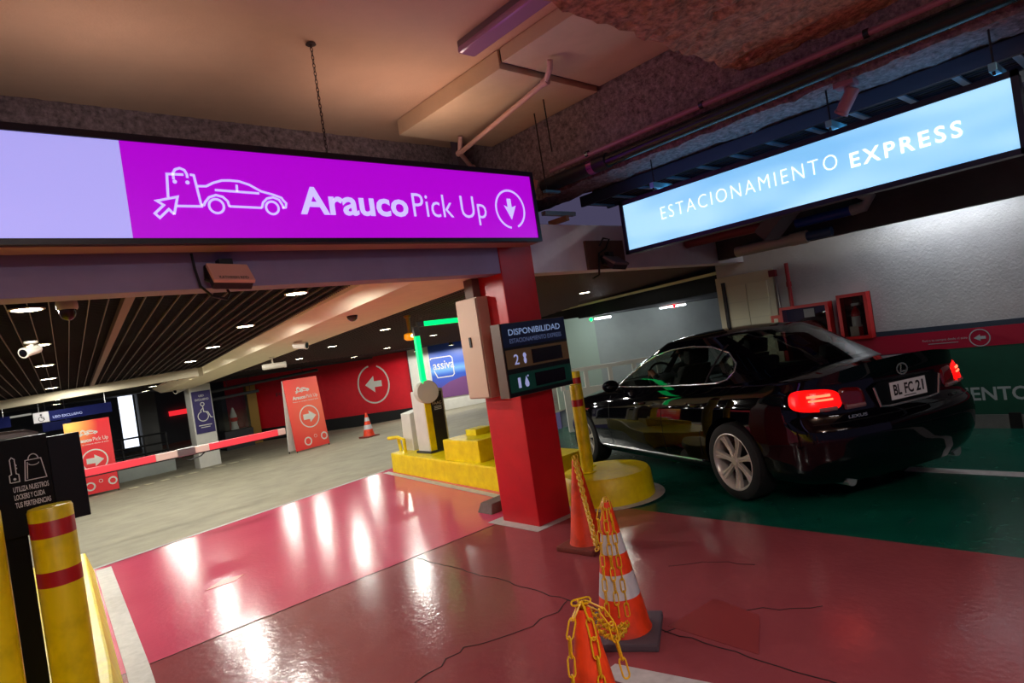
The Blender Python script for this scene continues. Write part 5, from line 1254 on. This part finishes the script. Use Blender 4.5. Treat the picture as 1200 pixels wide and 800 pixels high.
# cabin: seats, steering wheel
M_SEAT = mat('seat_dark', (40, 38, 40), .7)
for y_, sg in ((.38, 1), (-.38, -1)):
    MB().hull([(1.20, y_ - .22, .80), (1.34, y_ - .22, .80), (1.34, y_ + .22, .80), (1.20, y_ + .22, .80)], [(.98, y_ - .16, 1.12), (1.08, y_ - .18, 1.12), (1.08, y_ + .18, 1.12), (.98, y_ + .16, 1.12)]).build('seat_back', M_SEAT, bevel=.03, **B)
    MB().obox((1.0, y_, 1.205), (1, 0, .25), (0, 1, 0), (-.25, 0, 1), .05, .125, .075).build('head_restraint', M_SEAT, bevel=.03, **B)
    MB().obox((.02, y_, 1.09), (1, 0, .25), (0, 1, 0), (-.25, 0, 1), .04, .12, .06).build('head_restraint', M_SEAT, bevel=.03, **B)
MB().hull([(.20, -.66, .85), (.34, -.66, .85), (.34, .66, .85), (.20, .66, .85)], [(.0, -.58, 1.05), (.08, -.58, 1.05), (.08, .58, 1.05), (.0, .58, 1.05)]).build('rear_bench', M_SEAT, bevel=.03, **B)
MB().hull([(1.75, -.68, .85), (2.3, -.7, .85), (2.3, .7, .85), (1.75, .68, .85)], [(1.85, -.66, 1.01), (2.25, -.66, 1.0), (2.25, .66, 1.0), (1.85, .66, 1.01)]).build('dashboard', mat('dash', (26, 26, 28), .6), bevel=.03, **B)
sw = [Vector((1.66 + .06 * math.sin(a), .38 + .185 * math.cos(a), .99 + .17 * math.sin(a))) for a in np.linspace(0, 2 * PI, 28, endpoint=False)]
MB().tube(sw, .014, 8, closed=True).build('steering_wheel', M_TRIM, smooth=True, **B)

# driver: one continuous skinned figure, seated, hands on the wheel
def driver():
    joints = {'pel': ((1.28, .38, .78), .15), 'waist': ((1.24, .38, .92), .15), 'chest': ((1.18, .38, 1.06), .16), 'neckb': ((1.17, .38, 1.16), .07), 'neck': ((1.18, .38, 1.20), .055),
              'head0': ((1.20, .38, 1.245), .075), 'head1': ((1.205, .38, 1.30), .088), 'head2': ((1.20, .38, 1.345), .065), 'chin': ((1.255, .38, 1.235), .035),
              'shl': ((1.17, .56, 1.10), .065), 'ell': ((1.36, .64, .97), .048), 'wrl': ((1.58, .55, 1.06), .030), 'hal': ((1.63, .54, 1.08), .026), 'shr': ((1.17, .20, 1.10), .065), 'elr': ((1.36, .13, .97), .048), 'wrr': ((1.58, .22, 1.06), .030), 'har': ((1.63, .23, 1.08), .026),
              'hipl': ((1.34, .47, .74), .10), 'knl': ((1.72, .48, .80), .07), 'hipr': ((1.34, .29, .74), .10), 'knr': ((1.72, .28, .80), .07)}
    ed = [('pel', 'waist'), ('waist', 'chest'), ('chest', 'neckb'), ('neckb', 'neck'), ('neck', 'head0'), ('head0', 'head1'), ('head1', 'head2'), ('head0', 'chin'), ('chest', 'shl'), ('shl', 'ell'), ('ell', 'wrl'), ('wrl', 'hal'), ('chest', 'shr'), ('shr', 'elr'), ('elr', 'wrr'), ('wrr', 'har'), ('pel', 'hipl'), ('hipl', 'knl'), ('pel', 'hipr'), ('hipr', 'knr')]
    for s_, y_ in (('l', .54), ('r', .23)):
        for k in range(4):
            j = 'f%s%d' % (s_, k); b_ = (1.66, y_ + (.03 if s_ == 'l' else -.03), 1.075 - .018 * k + .025); joints[j] = (b_, .0095); joints[j + 't'] = ((1.69, y_ - .005 if s_ == 'l' else y_ + .005, 1.06 - .018 * k + .025), .009)
            ed += [('ha' + s_, j), (j, j + 't')]
        joints['t' + s_] = ((1.645, y_ - .025 if s_ == 'l' else y_ + .025, 1.11), .010); ed.append(('ha' + s_, 't' + s_))
    keys = list(joints); me = bpy.data.meshes.new('person'); me.from_pydata([joints[k][0] for k in keys], [(keys.index(a), keys.index(b)) for a, b in ed], []); 
    o = bpy.data.objects.new('person', me); COL.objects.link(o)
    md = o.modifiers.new('s', 'SKIN')
    for i, k in enumerate(keys):
        me.skin_vertices[0].data[i].radius = (joints[k][1],) * 2; me.skin_vertices[0].data[i].use_root = (k == 'pel')
    o.modifiers.new('d', 'SUBSURF').levels = 2
    bpy.context.view_layer.update()
    m2 = bpy.data.meshes.new_from_object(o.evaluated_get(bpy.context.evaluated_depsgraph_get())); bpy.data.objects.remove(o)
    sk, cl, hr = mat('skin', (176, 112, 88), .5), mat('shirt_dark', (18, 20, 30), .8), mat('hair_dark', (14, 11, 10), .6)
    for m_ in (cl, sk, hr): m2.materials.append(m_)
    for p in m2.polygons:
        p.use_smooth = True; c = p.center
        if c.z > 1.19 and abs(c.y - .38) < .12: p.material_index = 2 if (c.z > 1.31 or c.x < 1.20) else 1
        elif c.x > 1.50 and c.z > .93: p.material_index = 1
    d = bpy.data.objects.new('person', m2); COL.objects.link(d); d.matrix_basis = cm @ Matrix.Translation((0, 0, -.005))
    tag(d, 'driver in dark clothes holding the steering wheel', 'person')
driver()
low.free(); gh.free()
